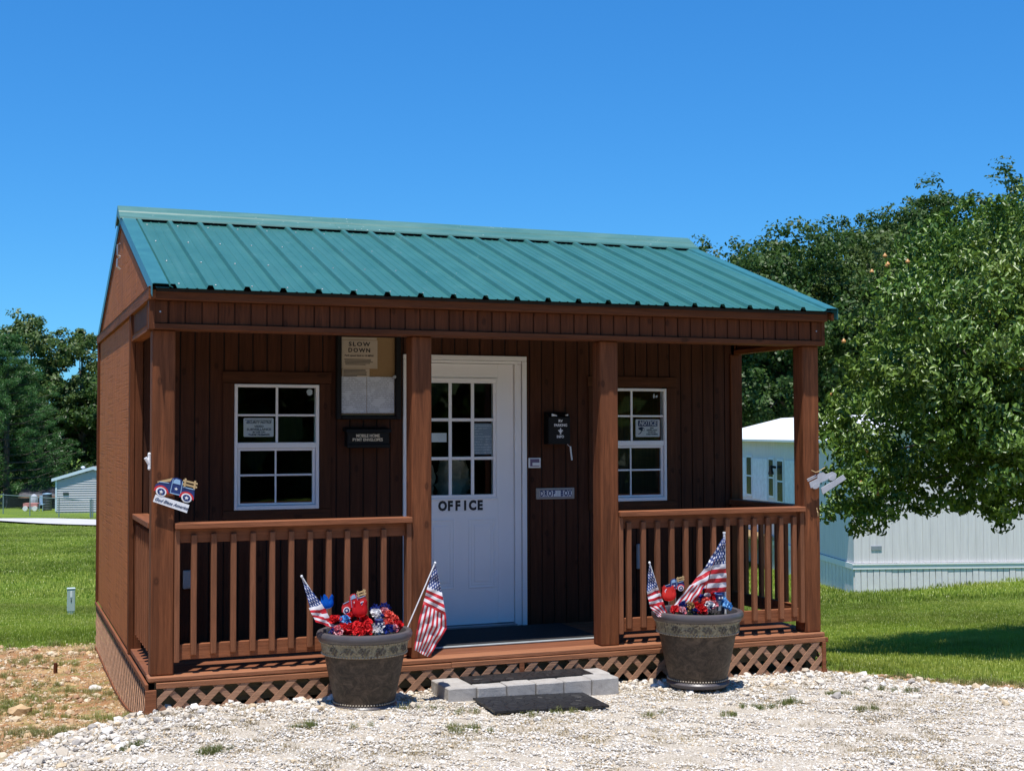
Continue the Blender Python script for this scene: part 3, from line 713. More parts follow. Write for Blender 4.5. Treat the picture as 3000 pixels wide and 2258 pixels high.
# ------------------------------------------------------------------ wall mounted things
# notice board
nb = empty('notice_board', (1.69, D_, 1.60), 'black framed cork notice board between the left window and the door', 'notice board')
f = MB(); y0, y1 = D_ - .052, D_ - .002
f.cbox(1.450, y0, 1.604, 1.487, y1, 2.238, .006); f.cbox(1.907, y0, 1.604, 1.948, y1, 2.238, .006); f.cbox(1.487, y0, 1.604, 1.907, y1, 1.632, .006); f.cbox(1.487, y0, 2.224, 1.907, y1, 2.238, .004)
f.build('frame', M['black'], nb)
t = NT('cork_board'); P = t.pos(); M['cork'] = t.bsdf(t.mix(t.mapr(t.noise(P, 140, 3, .7), .35, .7), (0.26, 0.16, 0.07), (0.37, 0.24, 0.11)), .85)
MB().box(1.488, D_ - .012, 1.633, 1.906, D_ - .003, 2.223).build('cork_panel', M['cork'], nb)
def pap(x0, z0, x1, z1, mat, dy): return MB().box(x0, D_ - .013 - dy - .0008, z0, x1, D_ - .013 - dy, z1).build('paper', mat, nb)
p1 = pap(1.492, 1.987, 1.770, 2.199, M['blankpaper'], .004)
text('SLOW', .042, 1.629, 2.168, D_ - .0185, M['blackletter'], 'letters', p1, bold=.0013, space=1.3, wfit=.166); text('DOWN', .042, 1.629, 2.122, D_ - .0185, M['blackletter'], 'letters', p1, bold=.0013, space=1.3, wfit=.168)
text('Park speed limit is 10 MPH!', .0185, 1.628, 2.083, D_ - .0185, M['blackletter'], 'letters', p1, bold=.0004, wfit=.222)
for k in range(5): MB().box(1.512 + random.uniform(0, .012), D_ - .0183, 2.052 - k * .0095, 1.742 - random.uniform(0, .03) - (.04 if k == 4 else 0), D_ - .0179, 2.0565 - k * .0095).build('text_line', M['blackletter'], p1)
p2 = pap(1.500, 1.921, 1.709, 1.985, M['blankpaper'], .002)
for k in range(6): MB().box(1.508, D_ - .0163, 1.974 - k * .0092, 1.694 - random.uniform(0, .02) - (.08 if k == 5 else 0), D_ - .0159, 1.9785 - k * .0092).build('text_line', M['blackletter'], p2)
pap(1.490, 1.651, 1.686, 1.925, M['paper'], .003); pap(1.689, 1.653, 1.901, 1.926, M['paper'], .005)
pap(1.492, 2.203, 1.765, 2.219, M['blankpaper'], .001)
lk = MB(); lk.tube([(1.895, D_ - .03, 1.925), (1.895, D_ - .055, 1.925)], .012, 10); lk.build('lock', M['steel'], nb)
# envelope box
eb = empty('envelope_box', (1.674, D_, 1.39), 'black wall letter box lettered MOBILE HOME PYMT ENVELOPES below the notice board', 'letter box')
quick('body', M['black'], eb, 1.520, D_ - .095, 1.398, 1.840, D_ - .003, 1.512, c=.006)
MB().poly([(D_ - .002, 1.545), (D_ - .110, 1.530), (D_ - .112, 1.508), (D_ - .002, 1.514)], 'x', 1.508, 1.852).build('lid', M['black'], eb)
quick('lower_lip', M['black'], eb, 1.514, D_ - .108, 1.392, 1.846, D_ - .0955, 1.420, c=.004)
M['goldprint'] = plain('pale_gold_lettering', (0.95, 0.76, 0.56), .4, var=.2, scale=40)
text('MOBILE HOME', .031, 1.676, 1.4825, D_ - .0955, M['goldprint'], 'lettering', eb, wfit=.180, bold=.0005); text('PYMT ENVELOPES', .031, 1.674, 1.4525, D_ - .0955, M['goldprint'], 'lettering', eb, wfit=.230, bold=.0005)
# rv info box
rb = empty('information_box', (3.226, D_, 1.41), 'black wall box lettered RV PARKING INFO right of the door', 'letter box')
MB().poly([(D_ - .003, 1.665), (D_ - .060, 1.650), (D_ - .098, 1.622), (D_ - .098, 1.412), (D_ - .003, 1.412)], 'x', 3.134, 3.318).build('body', M['black'], rb)
M['silver'] = plain('silver_lettering', (0.80, 0.82, 0.85), .5)
for tx, sz, zz, xx, wf in (('RV', .028, 1.594, 3.236, .036), ('PARKING', .029, 1.560, 3.237, .110), ('INFO', .029, 1.470, 3.234, .060)):
    text(tx, sz, xx, zz, D_ - .0985, M['silver'], 'lettering', rb, wfit=wf, bold=.0007)
em = MB(); ex, ez = 3.236, 1.515
em.poly([(ex, ez + .026), (ex - .007, ez + .010), (ex - .003, ez - .006), (ex - .006, ez - .024), (ex + .006, ez - .024), (ex + .003, ez - .006), (ex + .007, ez + .010)], 'y', D_ - .0985, D_ - .0998)
for s in (-1, 1): em.poly([(ex + s * .004, ez - .004), (ex + s * .010, ez + .010), (ex + s * .019, ez + .008), (ex + s * .021, ez - .002), (ex + s * .014, ez + .002), (ex + s * .008, ez - .008)], 'y', D_ - .0985, D_ - .0998)
em.box(ex - .013, D_ - .1003, ez - .010, ex + .013, D_ - .0984, ez - .006)
em.build('emblem', M['silver'], rb)
fl = MB(); fl.poly([(3.160, 1.652), (3.205, 1.638), (3.205, 1.632), (3.160, 1.632)], 'y', D_ - .0985, D_ - .101); fl.poly([(3.300, 1.648), (3.272, 1.638), (3.300, 1.634)], 'y', D_ - .0985, D_ - .101)
fl.build('envelope_corner', M['plastwhite'], rb)
pe = MB(); pe.tube([(3.315, D_ - .05, 1.412), (3.325, D_ - .052, 1.398), (3.341, D_ - .05, 1.392)], .0022, 6); pe.tube([(3.341, D_ - .05, 1.393), (3.347, D_ - .048, 1.345), (3.356, D_ - .046, 1.285)], .0068, 8)
tag(pe.build('pen', M['plastwhite'], smooth=True), 'white pen hanging on a cord below the black information box', 'pen')
# drop box slot
db = empty('drop_box_slot', (3.227, D_, .976), 'metal letter slot plate lettered DROP BOX on the wall right of the door', 'mail slot')
M['aged'] = plain('aged_aluminium', (0.40, 0.37, 0.34), .45, metal=.3)
quick('plate', M['aged'], db, 3.063, D_ - .014, .978, 3.391, D_ - .001, 1.066); quick('flap', M['plain'] if 'plain' in M else M['aged'], db, 3.084, D_ - .018, .990, 3.372, D_ - .0145, 1.053, c=.002)
bd = MB(); 
for (a, b, c0, d0) in ((3.088, 3.368, 1.046, 1.049), (3.088, 3.368, .994, .997)): bd.box(a, D_ - .0190, c0, b, D_ - .0181, d0)
bd.build('border_line', M['navy'], db)
for i, ch in enumerate('DROP BOX'):
    cx = 3.108 + i * .0345
    MB().box(cx - .0165, D_ - .0188, .998, cx + .0165, D_ - .0181, 1.0445).build('letter_tile', M['skyblue'] if False else M['plastwhite'], db)
    if ch != ' ': text(ch, .062, cx, 1.021, D_ - .0189, M['navy'], 'letter', db, xs=.66, bold=.0022)
    elif True: MB().box(cx - .001, D_ - .0195, 1.0, cx + .001, D_ - .0189, 1.042).build('divider', M['navy'], db)
# keypad
kp = empty('door_sensor', (3.051, D_, 1.226), 'small white and mauve alarm plate beside the door casing', 'alarm plate')
quick('plate', M['plastwhite'], kp, 2.999, D_ - .012, 1.226, 3.103, D_ - .001, 1.305)
M['mauve'] = plain('mauve_label', (0.16, 0.11, 0.20), .5)
quick('label_panel', M['mauve'], kp, 3.012, D_ - .0135, 1.238, 3.090, D_ - .0122, 1.296, c=.0005); quick('button', M['plastwhite'], kp, 3.030, D_ - .017, 1.244, 3.096, D_ - .0137, 1.268, c=.001)
# outlet covers
for x, z0, z1, lb in ((.345, .40, .53, 'grey outdoor outlet cover low on the wall behind the left railing'), (3.94, .40, .60, 'dim grey outdoor outlet cover behind the right railing')):
    ob = empty('outlet_cover', (x, D_, z0), lb, 'outlet cover')
    quick('cover', M['greyplastic'], ob, x, D_ - .03, z0, x + .075, D_ - .001, z1, c=.005)
    s_ = MB(); s_.tube([(x + .037, D_ - .031, z0 + .02), (x + .037, D_ - .034, z0 + .02)], .006, 8); s_.tube([(x + .037, D_ - .031, z1 - .02), (x + .037, D_ - .034, z1 - .02)], .006, 8); s_.build('screw', M['steel'], ob)
# window signs
sn = empty('security_sign', (.885, D_, 1.48), 'white SECURITY NOTICE sign in the upper left pane of the left window', 'sign')
yy = D_ + .024
MB().poly([(.775, 1.484), (.781, 1.478), (.989, 1.478), (.995, 1.484), (.995, 1.608), (.989, 1.614), (.781, 1.614), (.775, 1.608)], 'y', yy + .001, yy + .003).build('panel', M['plastwhite'], sn)
M['ink'] = plain('blue_black_ink', (0.02, 0.035, 0.09), .6)
text('SECURITY NOTICE', .027, .885, 1.583, yy - .0005, M['ink'], 'lettering', sn, wfit=.184, bold=.0008, shear=.25)
for tx, sz, zz, wf in (('VIDEO', .021, 1.553, .068), ('SURVEILLANCE', .0225, 1.531, .178), ('IN USE ON', .018, 1.511, .090), ('THESE PREMISES', .0185, 1.492, .156)): text(tx, sz, .887, zz, yy - .0005, M['ink'], 'lettering', sn, bold=.0005, wfit=wf)
MB().box(.787, yy - .0002, 1.600, .983, yy + .0009, 1.603).build('stripe', M['ink'], sn)
ns = empty('notice_sign', (4.066, D_, 1.466), 'white NOTICE sign with camera picture in the right window', 'sign')
MB().poly([(3.956, 1.471), (3.961, 1.466), (4.172, 1.466), (4.177, 1.471), (4.177, 1.604), (4.172, 1.609), (3.961, 1.609), (3.956, 1.604)], 'y', yy + .001, yy + .003).build('panel', M['plastwhite'], ns)
MB().box(3.978, yy - .0002, 1.553, 4.155, yy + .0009, 1.600).build('band', M['navy'], ns)
text('NOTICE', .050, 4.066, 1.577, yy - .0014, M['plastwhite'], 'lettering', ns, wfit=.160, bold=.0014, shear=.2)
for tx, sz, zz, wf in (('VIDEO', .0155, 1.538, .036), ('SURVEILLANCE', .0155, 1.521, .098), ('IN USE ON', .0145, 1.504, .064), ('THESE PREMISES', .0145, 1.487, .108)): text(tx, sz, 4.104, zz, yy - .0005, M['ink'], 'lettering', ns, bold=.0004, wfit=wf)
cm = MB(); cm.poly([(3.980, 1.540), (4.012, 1.548), (4.034, 1.538), (4.036, 1.516), (4.010, 1.516), (3.984, 1.528)], 'y', yy - .0003, yy + .0009); cm.poly([(4.006, 1.516), (4.014, 1.516), (4.002, 1.494), (3.980, 1.486), (3.982, 1.492), (3.998, 1.500)], 'y', yy - .0003, yy + .0009)
cm.build('camera_picture', M['ink'], ns)
cm = MB(); cm.lathe((0, 0, 0), [(.0001, 0)], 3); 
MB().poly([(4.026 + .007 * math.cos(a), 1.527 + .009 * math.sin(a)) for a in [i * math.pi / 6 for i in range(12)]], 'y', yy - .0009, yy - .0003).build('camera_lens', M['plastwhite'], ns)
# paper moths (stickers) in the upper right panes
for cx, cz, lb in ((1.262, 1.806, 'round white sticker in the top right corner of the left window'), (4.135, 1.800, 'pale butterfly sticker in the top right corner of the right window')):
    st_ = MB()
    if cx < 2: st_.poly([(cx + .024 * math.cos(a) * (1 if i % 5 else .75), cz + .024 * math.sin(a)) for i, a in enumerate([k * math.pi / 9 for k in range(18)])], 'y', yy, yy + .001)
    else:
        st_.poly([(cx - .02, cz + .004), (cx - .006, cz + .022), (cx, cz + .006), (cx - .003, cz - .014), (cx - .016, cz - .018)], 'y', yy, yy + .001); st_.poly([(cx + .004, cz + .002), (cx + .022, cz + .012), (cx + .024, cz - .008), (cx + .012, cz - .016), (cx + .004, cz - .01)], 'y', yy, yy + .001)
    tag(st_.build('window_sticker', M['plastwhite']), lb, 'sticker')
# indoor things glimpsed through the glass
M['linen'] = plain('crumpled_tan_paper', (0.72, 0.64, 0.48), .8, var=.3, scale=14)
def bag(name, x, y, z, sx, sz_, lb, seed):
    m = MB(); r_ = random.Random(seed); n, k = 18, 9; vs = []
    for j in range(k + 1):
        for i in range(n):
            a = 2 * math.pi * i / n; q = 1 + .16 * r_.uniform(-1, 1); wv = math.sin(math.pi * (.15 + .8 * j / k))
            vs.append((x + sx * .5 * math.cos(a) * q * (.7 + .3 * wv), y + .12 * math.sin(a) * q, z + sz_ * j / k + .012 * r_.uniform(-1, 1)))
    fs = [(j * n + i, j * n + (i + 1) % n, (j + 1) * n + (i + 1) % n, (j + 1) * n + i) for j in range(k) for i in range(n)] + [tuple(k * n + i for i in range(n))]
    m.add(vs, fs); return tag(m.build(name, M['linen'], smooth=True), lb, 'bag')
tb = empty('side_table', (2.5, D_ + .7, -.02), 'low dark table standing inside behind the door glass', 'table')
quick('table_top', M['trimx'], tb, 2.15, D_ + .45, .93, 3.0, D_ + .95, .96)
for x in (2.18, 2.93):
    for q in (D_ + .48, D_ + .88): quick('leg', M['trimz'], tb, x, q, -.019, x + .04, q + .04, .929)
bag('paper_bag', 2.30, D_ + .62, .961, .24, .30, 'crumpled tan paper bag behind the lower left door pane', 1); bag('paper_bag', 2.60, D_ + .66, .961, .27, .32, 'crumpled tan paper bag behind the lower middle door pane', 5)

# ------------------------------------------------------------------ cutout truck ornaments
def truck(xf, y, parent, body, fender, detail=True, hubstar=True, th=.006, back=None):
    """xf maps local (x,z) of a truck facing left, one unit long, to world (x,z)"""
    def P(pts): return [xf(*p) for p in pts]
    outl = [(0, .10), (.02, .22), (.10, .33), (.34, .36), (.40, .52), (.50, .56), (.62, .54), (.66, .36), (.97, .36), (.99, .08), (.93, .06), (.72, .10), (.42, .09), (.30, .10), (.22, .0), (.05, .02)]
    MB().poly(P(outl), 'y', y, y + th).build('truck_body', body if back is None else back, parent)
    if back is not None:
        m = MB()
        for z in (.44, .52): m.poly(P([(.66, z), (1.0, z), (1.0, z + .05), (.66, z + .05)]), 'y', y + .001, y + th)
        for cx in (.17, .80): m.poly(P([(cx + .13 * math.cos(a), .06 + .13 * math.sin(a)) for a in [i * math.pi / 8 for i in range(16)]]), 'y', y - .002, y + th + .002)
        m.build('rack_and_wheels', back, parent); return
    f = y - .0015
    MB().poly(P([(.42, .38), (.45, .49), (.50, .52), (.59, .51), (.61, .38)]), 'y', f, y).build('window', M['skyblue'], parent)
    m = MB(); m.poly(P([(.385, .10), (.40, .36), (.41, .50), (.425, .50), (.415, .36), (.40, .10)]), 'y', f - .0003, y); m.poly(P([(.635, .10), (.645, .50), (.66, .50), (.65, .10)]), 'y', f - .0003, y); m.poly(P([(.385, .08), (.66, .08), (.66, .105), (.385, .105)]), 'y', f - .0006, y); m.poly(P([(.10, .315), (.33, .345), (.33, .365), (.10, .335)]), 'y', f - .0003, y); m.poly(P([(.68, .33), (.97, .33), (.97, .36), (.68, .36)]), 'y', f - .0003, y)
    m.build('light_stripes', M['skyblue'], parent)
    for cx in (.17, .80):
        cz = .06; m = MB()
        m.poly(P([(cx + .18 * math.cos(a), cz + .18 * math.sin(a)) for a in [math.pi * (-.05 + 1.1 * i / 12) for i in range(13)]] + [(cx - .13, cz), (cx + .13, cz)][::1]), 'y', f - .0008, y); m.build('fender', fender, parent)
        wl = MB().poly(P([(cx + .13 * math.cos(a), cz + .13 * math.sin(a)) for a in [i * math.pi / 10 for i in range(20)]]), 'y', f - .003, y + th).build('wheel', M['plastwhite'], parent)
        MB().poly(P([(cx + .095 * math.cos(a), cz + .095 * math.sin(a)) for a in [i * math.pi / 10 for i in range(20)]]), 'y', f - .0042, f - .003).build('hub', M['navy'], parent)
        MB().poly(P([(cx + (.06 if i % 2 == 0 else .026) * math.sin(i * math.pi / 5), cz + (.06 if i % 2 == 0 else .026) * math.cos(i * math.pi / 5)) for i in range(10)]), 'y', f - .0054, f - .0042).build('star', M['plastwhite'], parent)
    MB().poly(P([(.52 + (.05 if i % 2 == 0 else .02) * math.sin(i * math.pi / 5), .24 + (.05 if i % 2 == 0 else .02) * math.cos(i * math.pi / 5)) for i in range(10)]), 'y', f, y).build('star', M['plastwhite'], parent)
    for z in (.40, .50): MB().poly(P([(.66, z), (1.02, z), (1.02, z + .055), (.66, z + .055)]), 'y', y - .003, y + th - .002).build('rack_slat', M['tan'], parent)
    for x in (.69, .93): MB().poly(P([(x, .36), (x + .045, .36), (x + .045, .60), (x, .60)]), 'y', y - .005, y - .003).build('rack_stake', M['tan'], parent)
def affine(o, ex, ez): return lambda x, z: (o[0] + ex[0] * x + ez[0] * z, o[1] + ex[1] * x + ez[1] * z)
# truck sign on the left post
tsn = empty('truck_sign', (.11, -.01, 1.09), 'blue wooden truck sign with God Bless America plaque on the left post', 'sign')
truck(affine((.010, 1.140), (.245, -.066), (.030, .215)), -.012, tsn, M['navy'], M['red'])
MB().poly([(.005, 1.082), (.020, 1.126), (.226, 1.056), (.211, 1.006)], 'y', -.015, -.009).build('plaque', M['plastwhite'], tsn)
text('God Bless America', .0275, .1155, 1.066, -.0155, M['ink'], 'lettering', tsn, shear=.4, rot=-.325, bold=.0003)
w_ = MB(); w_.tube([(.052, -.010, 1.150), (.048, -.018, 1.135), (.052, -.018, 1.122), (.055, -.010, 1.115)], .0015, 5); w_.tube([(.185, -.010, 1.105), (.190, -.016, 1.090), (.188, -.012, 1.068)], .0015, 5); w_.build('hanging_wire', M['tan'], tsn)
st2 = MB(); st2.poly([(.030, 1.205), (.128, 1.226), (.160, 1.212), (.110, 1.205), (.035, 1.196)], 'y', -.011, -.004); st2.build('straw_bundle', M['tan'], tsn)
# back view of its twin on the right post, seen edge-on from behind
tsb = empty('truck_sign', (4.93, .02, 1.03), 'grey back of a truck shaped sign and plaque on the right post', 'sign')
truck(affine((5.030, 1.165), (-.235, -.095), (-.060, .140)), -.03, tsb, None, None, back=M['signback'])
MB().poly([(4.882, 1.080), (5.082, 1.178), (5.108, 1.146), (4.897, 1.032)], 'y', -.032, -.026).build('plaque', M['signback'], tsb)
w2 = MB(); w2.tube([(4.80, -.03, 1.215), (4.83, -.035, 1.20), (4.86, -.03, 1.205), (4.92, -.03, 1.235)], .003, 5); w2.tube([(4.86, -.004, .93), (4.85, -.03, .90), (4.86, -.02, .87), (4.87, -.004, .90)], .003, 5); w2.build('hanging_cord', M['tan'], tsb)
# flag pole bracket
br = MB(); br.tube([(-.012, .05, 1.372), (-.012, .05, 1.286)], .010, 8); br.tube([(-.014, .05, 1.315), (-.036, .045, 1.352)], .011, 8); br.ball((-.012, .05, 1.374), .011); br.ball((-.012, .05, 1.285), .011)
tag(br.build('flagpole_bracket', M['plastwhite'], smooth=True), 'white flagpole bracket on the outer side of the left post', 'bracket')

# ------------------------------------------------------------------ flags
def flagmat():
    t = NT('stars_and_stripes_cloth'); uv = t.n('UVMap').outputs[0]; s = t.n('SeparateXYZ'); t.l(uv, s.inputs[0]); u, v = s.outputs[0], s.outputs[1]
    st = t.math('MODULO', t.math('FLOOR', t.math('MULTIPLY', v, 12.999)), 2.0)        # 0 red, 1 white
    stripe = t.mix(st, (0.60, 0.022, 0.03), (0.82, 0.80, 0.82))
    cu = t.math('DIVIDE', u, 0.4); cv = t.math('DIVIDE', t.math('SUBTRACT', v, 0.4615), 0.5385)
    a = t.math('MULTIPLY', cu, 11.0); b = t.math('MULTIPLY', cv, 9.0)
    par = t.math('MODULO', t.math('ADD', t.math('FLOOR', a), t.math('FLOOR', b)), 2.0)
    dx = t.math('SUBTRACT', t.math('FRACT', a), .5); dy = t.math('SUBTRACT', t.math('FRACT', b), .5)
    r = t.math('SQRT', t.math('ADD', t.math('MULTIPLY', dx, dx), t.math('MULTIPLY', dy, dy)))
    ang = t.math('ARCTAN2', dx, dy); rr = t.math('ADD', .36, t.math('MULTIPLY', t.math('COSINE', t.math('MULTIPLY', ang, 5.0)), .14))
    star = t.math('MULTIPLY', t.math('LESS_THAN', r, rr), t.math('LESS_THAN', par, .5))
    canton = t.mix(star, (0.022, 0.05, 0.20), (0.85, 0.86, 0.9))
    inc = t.math('MULTIPLY', t.math('LESS_THAN', u, .4), t.math('GREATER_THAN', v, .4615))
    c = t.mix(inc, stripe, canton)
    d = t.n('BsdfDiffuse'); t.l(c, d.inputs[0]); tr = t.n('BsdfTranslucent'); t.l(c, tr.inputs[0]); g = t.n('BsdfGlossy'); g.inputs['Roughness'].default_value = .45
    m = t.n('MixShader'); m.inputs[0].default_value = .35; t.l(d.outputs[0], m.inputs[1]); t.l(tr.outputs[0], m.inputs[2])
    m2 = t.n('MixShader'); m2.inputs[0].default_value = .04; t.l(m.outputs[0], m2.inputs[1]); t.l(g.outputs[0], m2.inputs[2])
    t.l(m2.outputs[0], t.out.inputs[0]); return t.mat
M['flag'] = flagmat()
def cloth(patches, parent, y0, seed=0, amp=.012, th=.0):
    """patches: (4 corners (x,z,dy) TL TR BR BL, 4 uvs) joined into one cloth"""
    r_ = random.Random(seed); me = bpy.data.meshes.new('flag_cloth'); vs = []; fs = []; uvs = []; NN = 14
    for pc, uvc in patches:
        b = len(vs)
        for j in range(NN + 1):
            for i in range(NN + 1):
                s, t_ = i / NN, j / NN
                def bil(q, k): return (q[0][k] * (1 - s) + q[1][k] * s) * (1 - t_) + (q[3][k] * (1 - s) + q[2][k] * s) * t_
                x, z, dy = bil(pc, 0), bil(pc, 1), bil(pc, 2)
                rip = amp * math.sin(x * 62 + z * 31 + seed) * (.4 + .6 * s) + amp * .5 * math.sin(z * 83 - x * 40 + seed * 2)
                vs.append((x + .3 * rip, y0 + dy + rip, z)); uvs.append((bil(uvc, 0), bil(uvc, 1)))
        fs += [(b + j * (NN + 1) + i, b + j * (NN + 1) + i + 1, b + (j + 1) * (NN + 1) + i + 1, b + (j + 1) * (NN + 1) + i) for j in range(NN) for i in range(NN)]
    me.from_pydata(vs, [], fs); ul = me.uv_layers.new(name='UVMap')
    for p in me.polygons:
        p.use_smooth = True
        for li in p.loop_indices: ul.data[li].uv = uvs[me.loops[li].vertex_index]
    me.materials.append(M['flag']); return link(me, 'flag_cloth', parent)
def stick(p0, p1, r, parent, ball=True):
    m = MB(); m.tube([p0, p1], r, 8)
    m.build('stick', M['plastwhite'], parent, smooth=True)
    if ball: MB().ball(p1, r * 2.0).build('finial', M['plastwhite'], parent, smooth=True)
YL, YR = -.32, -.37
V0 = .4615
# A: left flag of left planter
fa = empty('small_flag', (1.10, YL, .20), 'small US flag leaning left in the left planter', 'flag', 'small flags in the planters')
stick((1.118, YL, .228), (.858, YL - .06, .622), .0042, fa)
cloth([(((.862, .612, 0), (.868, .606, 0), (.986, .447, -.01), (.905, .425, -.05)), ((.02, .98), (.0, 1), (.0, V0), (.38, V0))),
       (((.893, .430, -.06), (.948, .437, -.03), (1.045, .300, -.02), (.935, .345, -.07)), ((.45, .46), (.2, V0), (.2, 0), (.75, .0))),
       (((.948, .437, -.03), (.986, .447, -.01), (1.095, .262, .0), (1.045, .285, -.03)), ((.25, V0), (.0, V0), (.0, 0), (.25, 0)))], fa, YL - .04, 1)
# B: right flag
fb = empty('small_flag', (1.53, YL, .20), 'US flag hanging right from a slanting stick in the left planter', 'flag', 'small flags in the planters')
stick((1.520, YL, .185), (1.731, YL - .03, .668), .0045, fb)
cloth([(((1.729, .655, 0), (1.737, .648, 0), (1.768, .478, -.03), (1.676, .520, -.01)), ((.0, 1), (.06, 1), (.40, .50), (.0, V0))),
       (((1.676, .520, -.01), (1.768, .478, -.03), (1.787, .335, -.05), (1.640, .415, -.03)), ((.0, V0), (.40, V0), (.44, .0), (.0, .0))),
       (((1.640, .415, -.03), (1.787, .335, -.05), (1.790, .255, -.06), (1.600, .300, -.05)), ((.4, 1.0), (.4, 0), (.55, 0), (.6, 1))),
       (((1.600, .300, -.05), (1.790, .255, -.06), (1.672, .075, -.05), (1.573, .135, -.05)), ((.6, 1.0), (.55, 0), (1.0, 0), (1.0, 1)))], fb, YL - .03, 3)
# C: left flag of right planter
fc = empty('small_flag', (3.39, YR, .20), 'small US flag leaning left in the right planter', 'flag', 'small flags in the planters')
stick((3.400, YR, .215), (3.240, YR - .04, .618), .0045, fc)
cloth([(((3.240, .600, 0), (3.246, .595, 0), (3.302, .452, -.01), (3.208, .425, -.03)), ((.02, 1), (0, 1), (0, V0), (.39, V0))),
       (((3.208, .425, -.03), (3.302, .452, -.01), (3.352, .330, -.01), (3.222, .325, -.05)), ((.39, V0), (0, V0), (0, 0), (.45, .0))),
       (((3.222, .325, -.05), (3.352, .330, -.01), (3.390, .245, -.0), (3.285, .255, -.04)), ((.45, .4), (.2, 0), (.9, .0), (.9, .8)))], fc, YR - .03, 5)
# D: large flag
fd = empty('large_flag', (3.86, YR, .20), 'larger US flag on an upright white pole in the right planter', 'flag')
stick((3.862, YR + .02, .18), (3.846, YR, .800), .0085, fd, ball=False)
MB().lathe((3.846, YR, .797), [(.0001, 0), (.011, 0), (.011, .009), (.0001, .009)], 12).build('pole_cap', M['plastwhite'], fd)
cloth([(((3.828, .775, 0), (3.840, .775, 0), (3.844, .588, 0), (3.722, .585, -.04)), ((.12, 1), (.0, 1), (0, V0), (.30, V0))),
       (((3.826, .770, 0), (3.834, .765, 0), (3.722, .585, -.03), (3.650, .545, -.02)), ((.13, .95), (.12, 1), (.26, V0), (.4, V0 + .02))),
       (((3.722, .585, -.04), (3.844, .588, 0), (3.850, .392, 0), (3.650, .400, -.05)), ((.30, V0), (0, V0), (0, 0), (.30, 0))),
       (((3.650, .548, -.02), (3.722, .585, -.03), (3.655, .430, -.05), (3.545, .450, -.03)), ((.4, V0), (.3, V0), (.45, .1), (.6, .3))),
       (((3.545, .455, -.03), (3.658, .455, -.05), (3.560, .330, -.05), (3.405, .315, -.04)), ((.6, .62), (.5, .0), (.75, .0), (.85, .62))),
       (((3.405, .325, -.04), (3.560, .345, -.05), (3.450, .285, -.04), (3.400, .275, -.03)), ((.85, .62), (.75, .0), (.95, .1), (1, .5)))], fd, YR - .02, 8, amp=.010)

# ------------------------------------------------------------------ planters
def potmat():
    t = NT('mottled_brown_planter'); P = t.pos()
    n = t.noise(t.mapping(P, (5, 5, 7)), 2.2, 7, .75, 1.5); m = t.noise(P, 45, 4, .7)
    c = t.ramp(n, [(.32, (0.022, 0.016, 0.011)), (.50, (0.058, 0.040, 0.027)), (.70, (0.15, 0.105, 0.070))])
    c = t.mix(t.mapr(m, .5, .8, 0, .5), c, (0.15, 0.11, 0.08))
    return t.bsdf(c, .55, bump=m, bstr=.3, bdist=.003, spec=.35)
def bandmat():
    t = NT('planter_band_relief'); P = t.pos()
    n = t.noise(t.mapping(P, (1, 1, 1)), 26, 3, .6, distortion=1.2)
    c = t.ramp(n, [(.40, (0.20, 0.17, 0.10)), (.54, (0.36, 0.31, 0.20)), (.62, (0.08, 0.055, 0.035))])
    return t.bsdf(c, .6, bump=n, bstr=.9, bdist=.012)
M['potrelief'] = plain('brown_relief', (0.13, 0.10, 0.07), .6); M['pot'] = potmat(); M['band'] = bandmat(); M['potrim'] = plain('smooth_dark_rim', (0.085, 0.075, 0.078), .38, var=.15, spec=.5); M['bead'] = plain('bead_moulding', (0.34, 0.29, 0.22), .5)
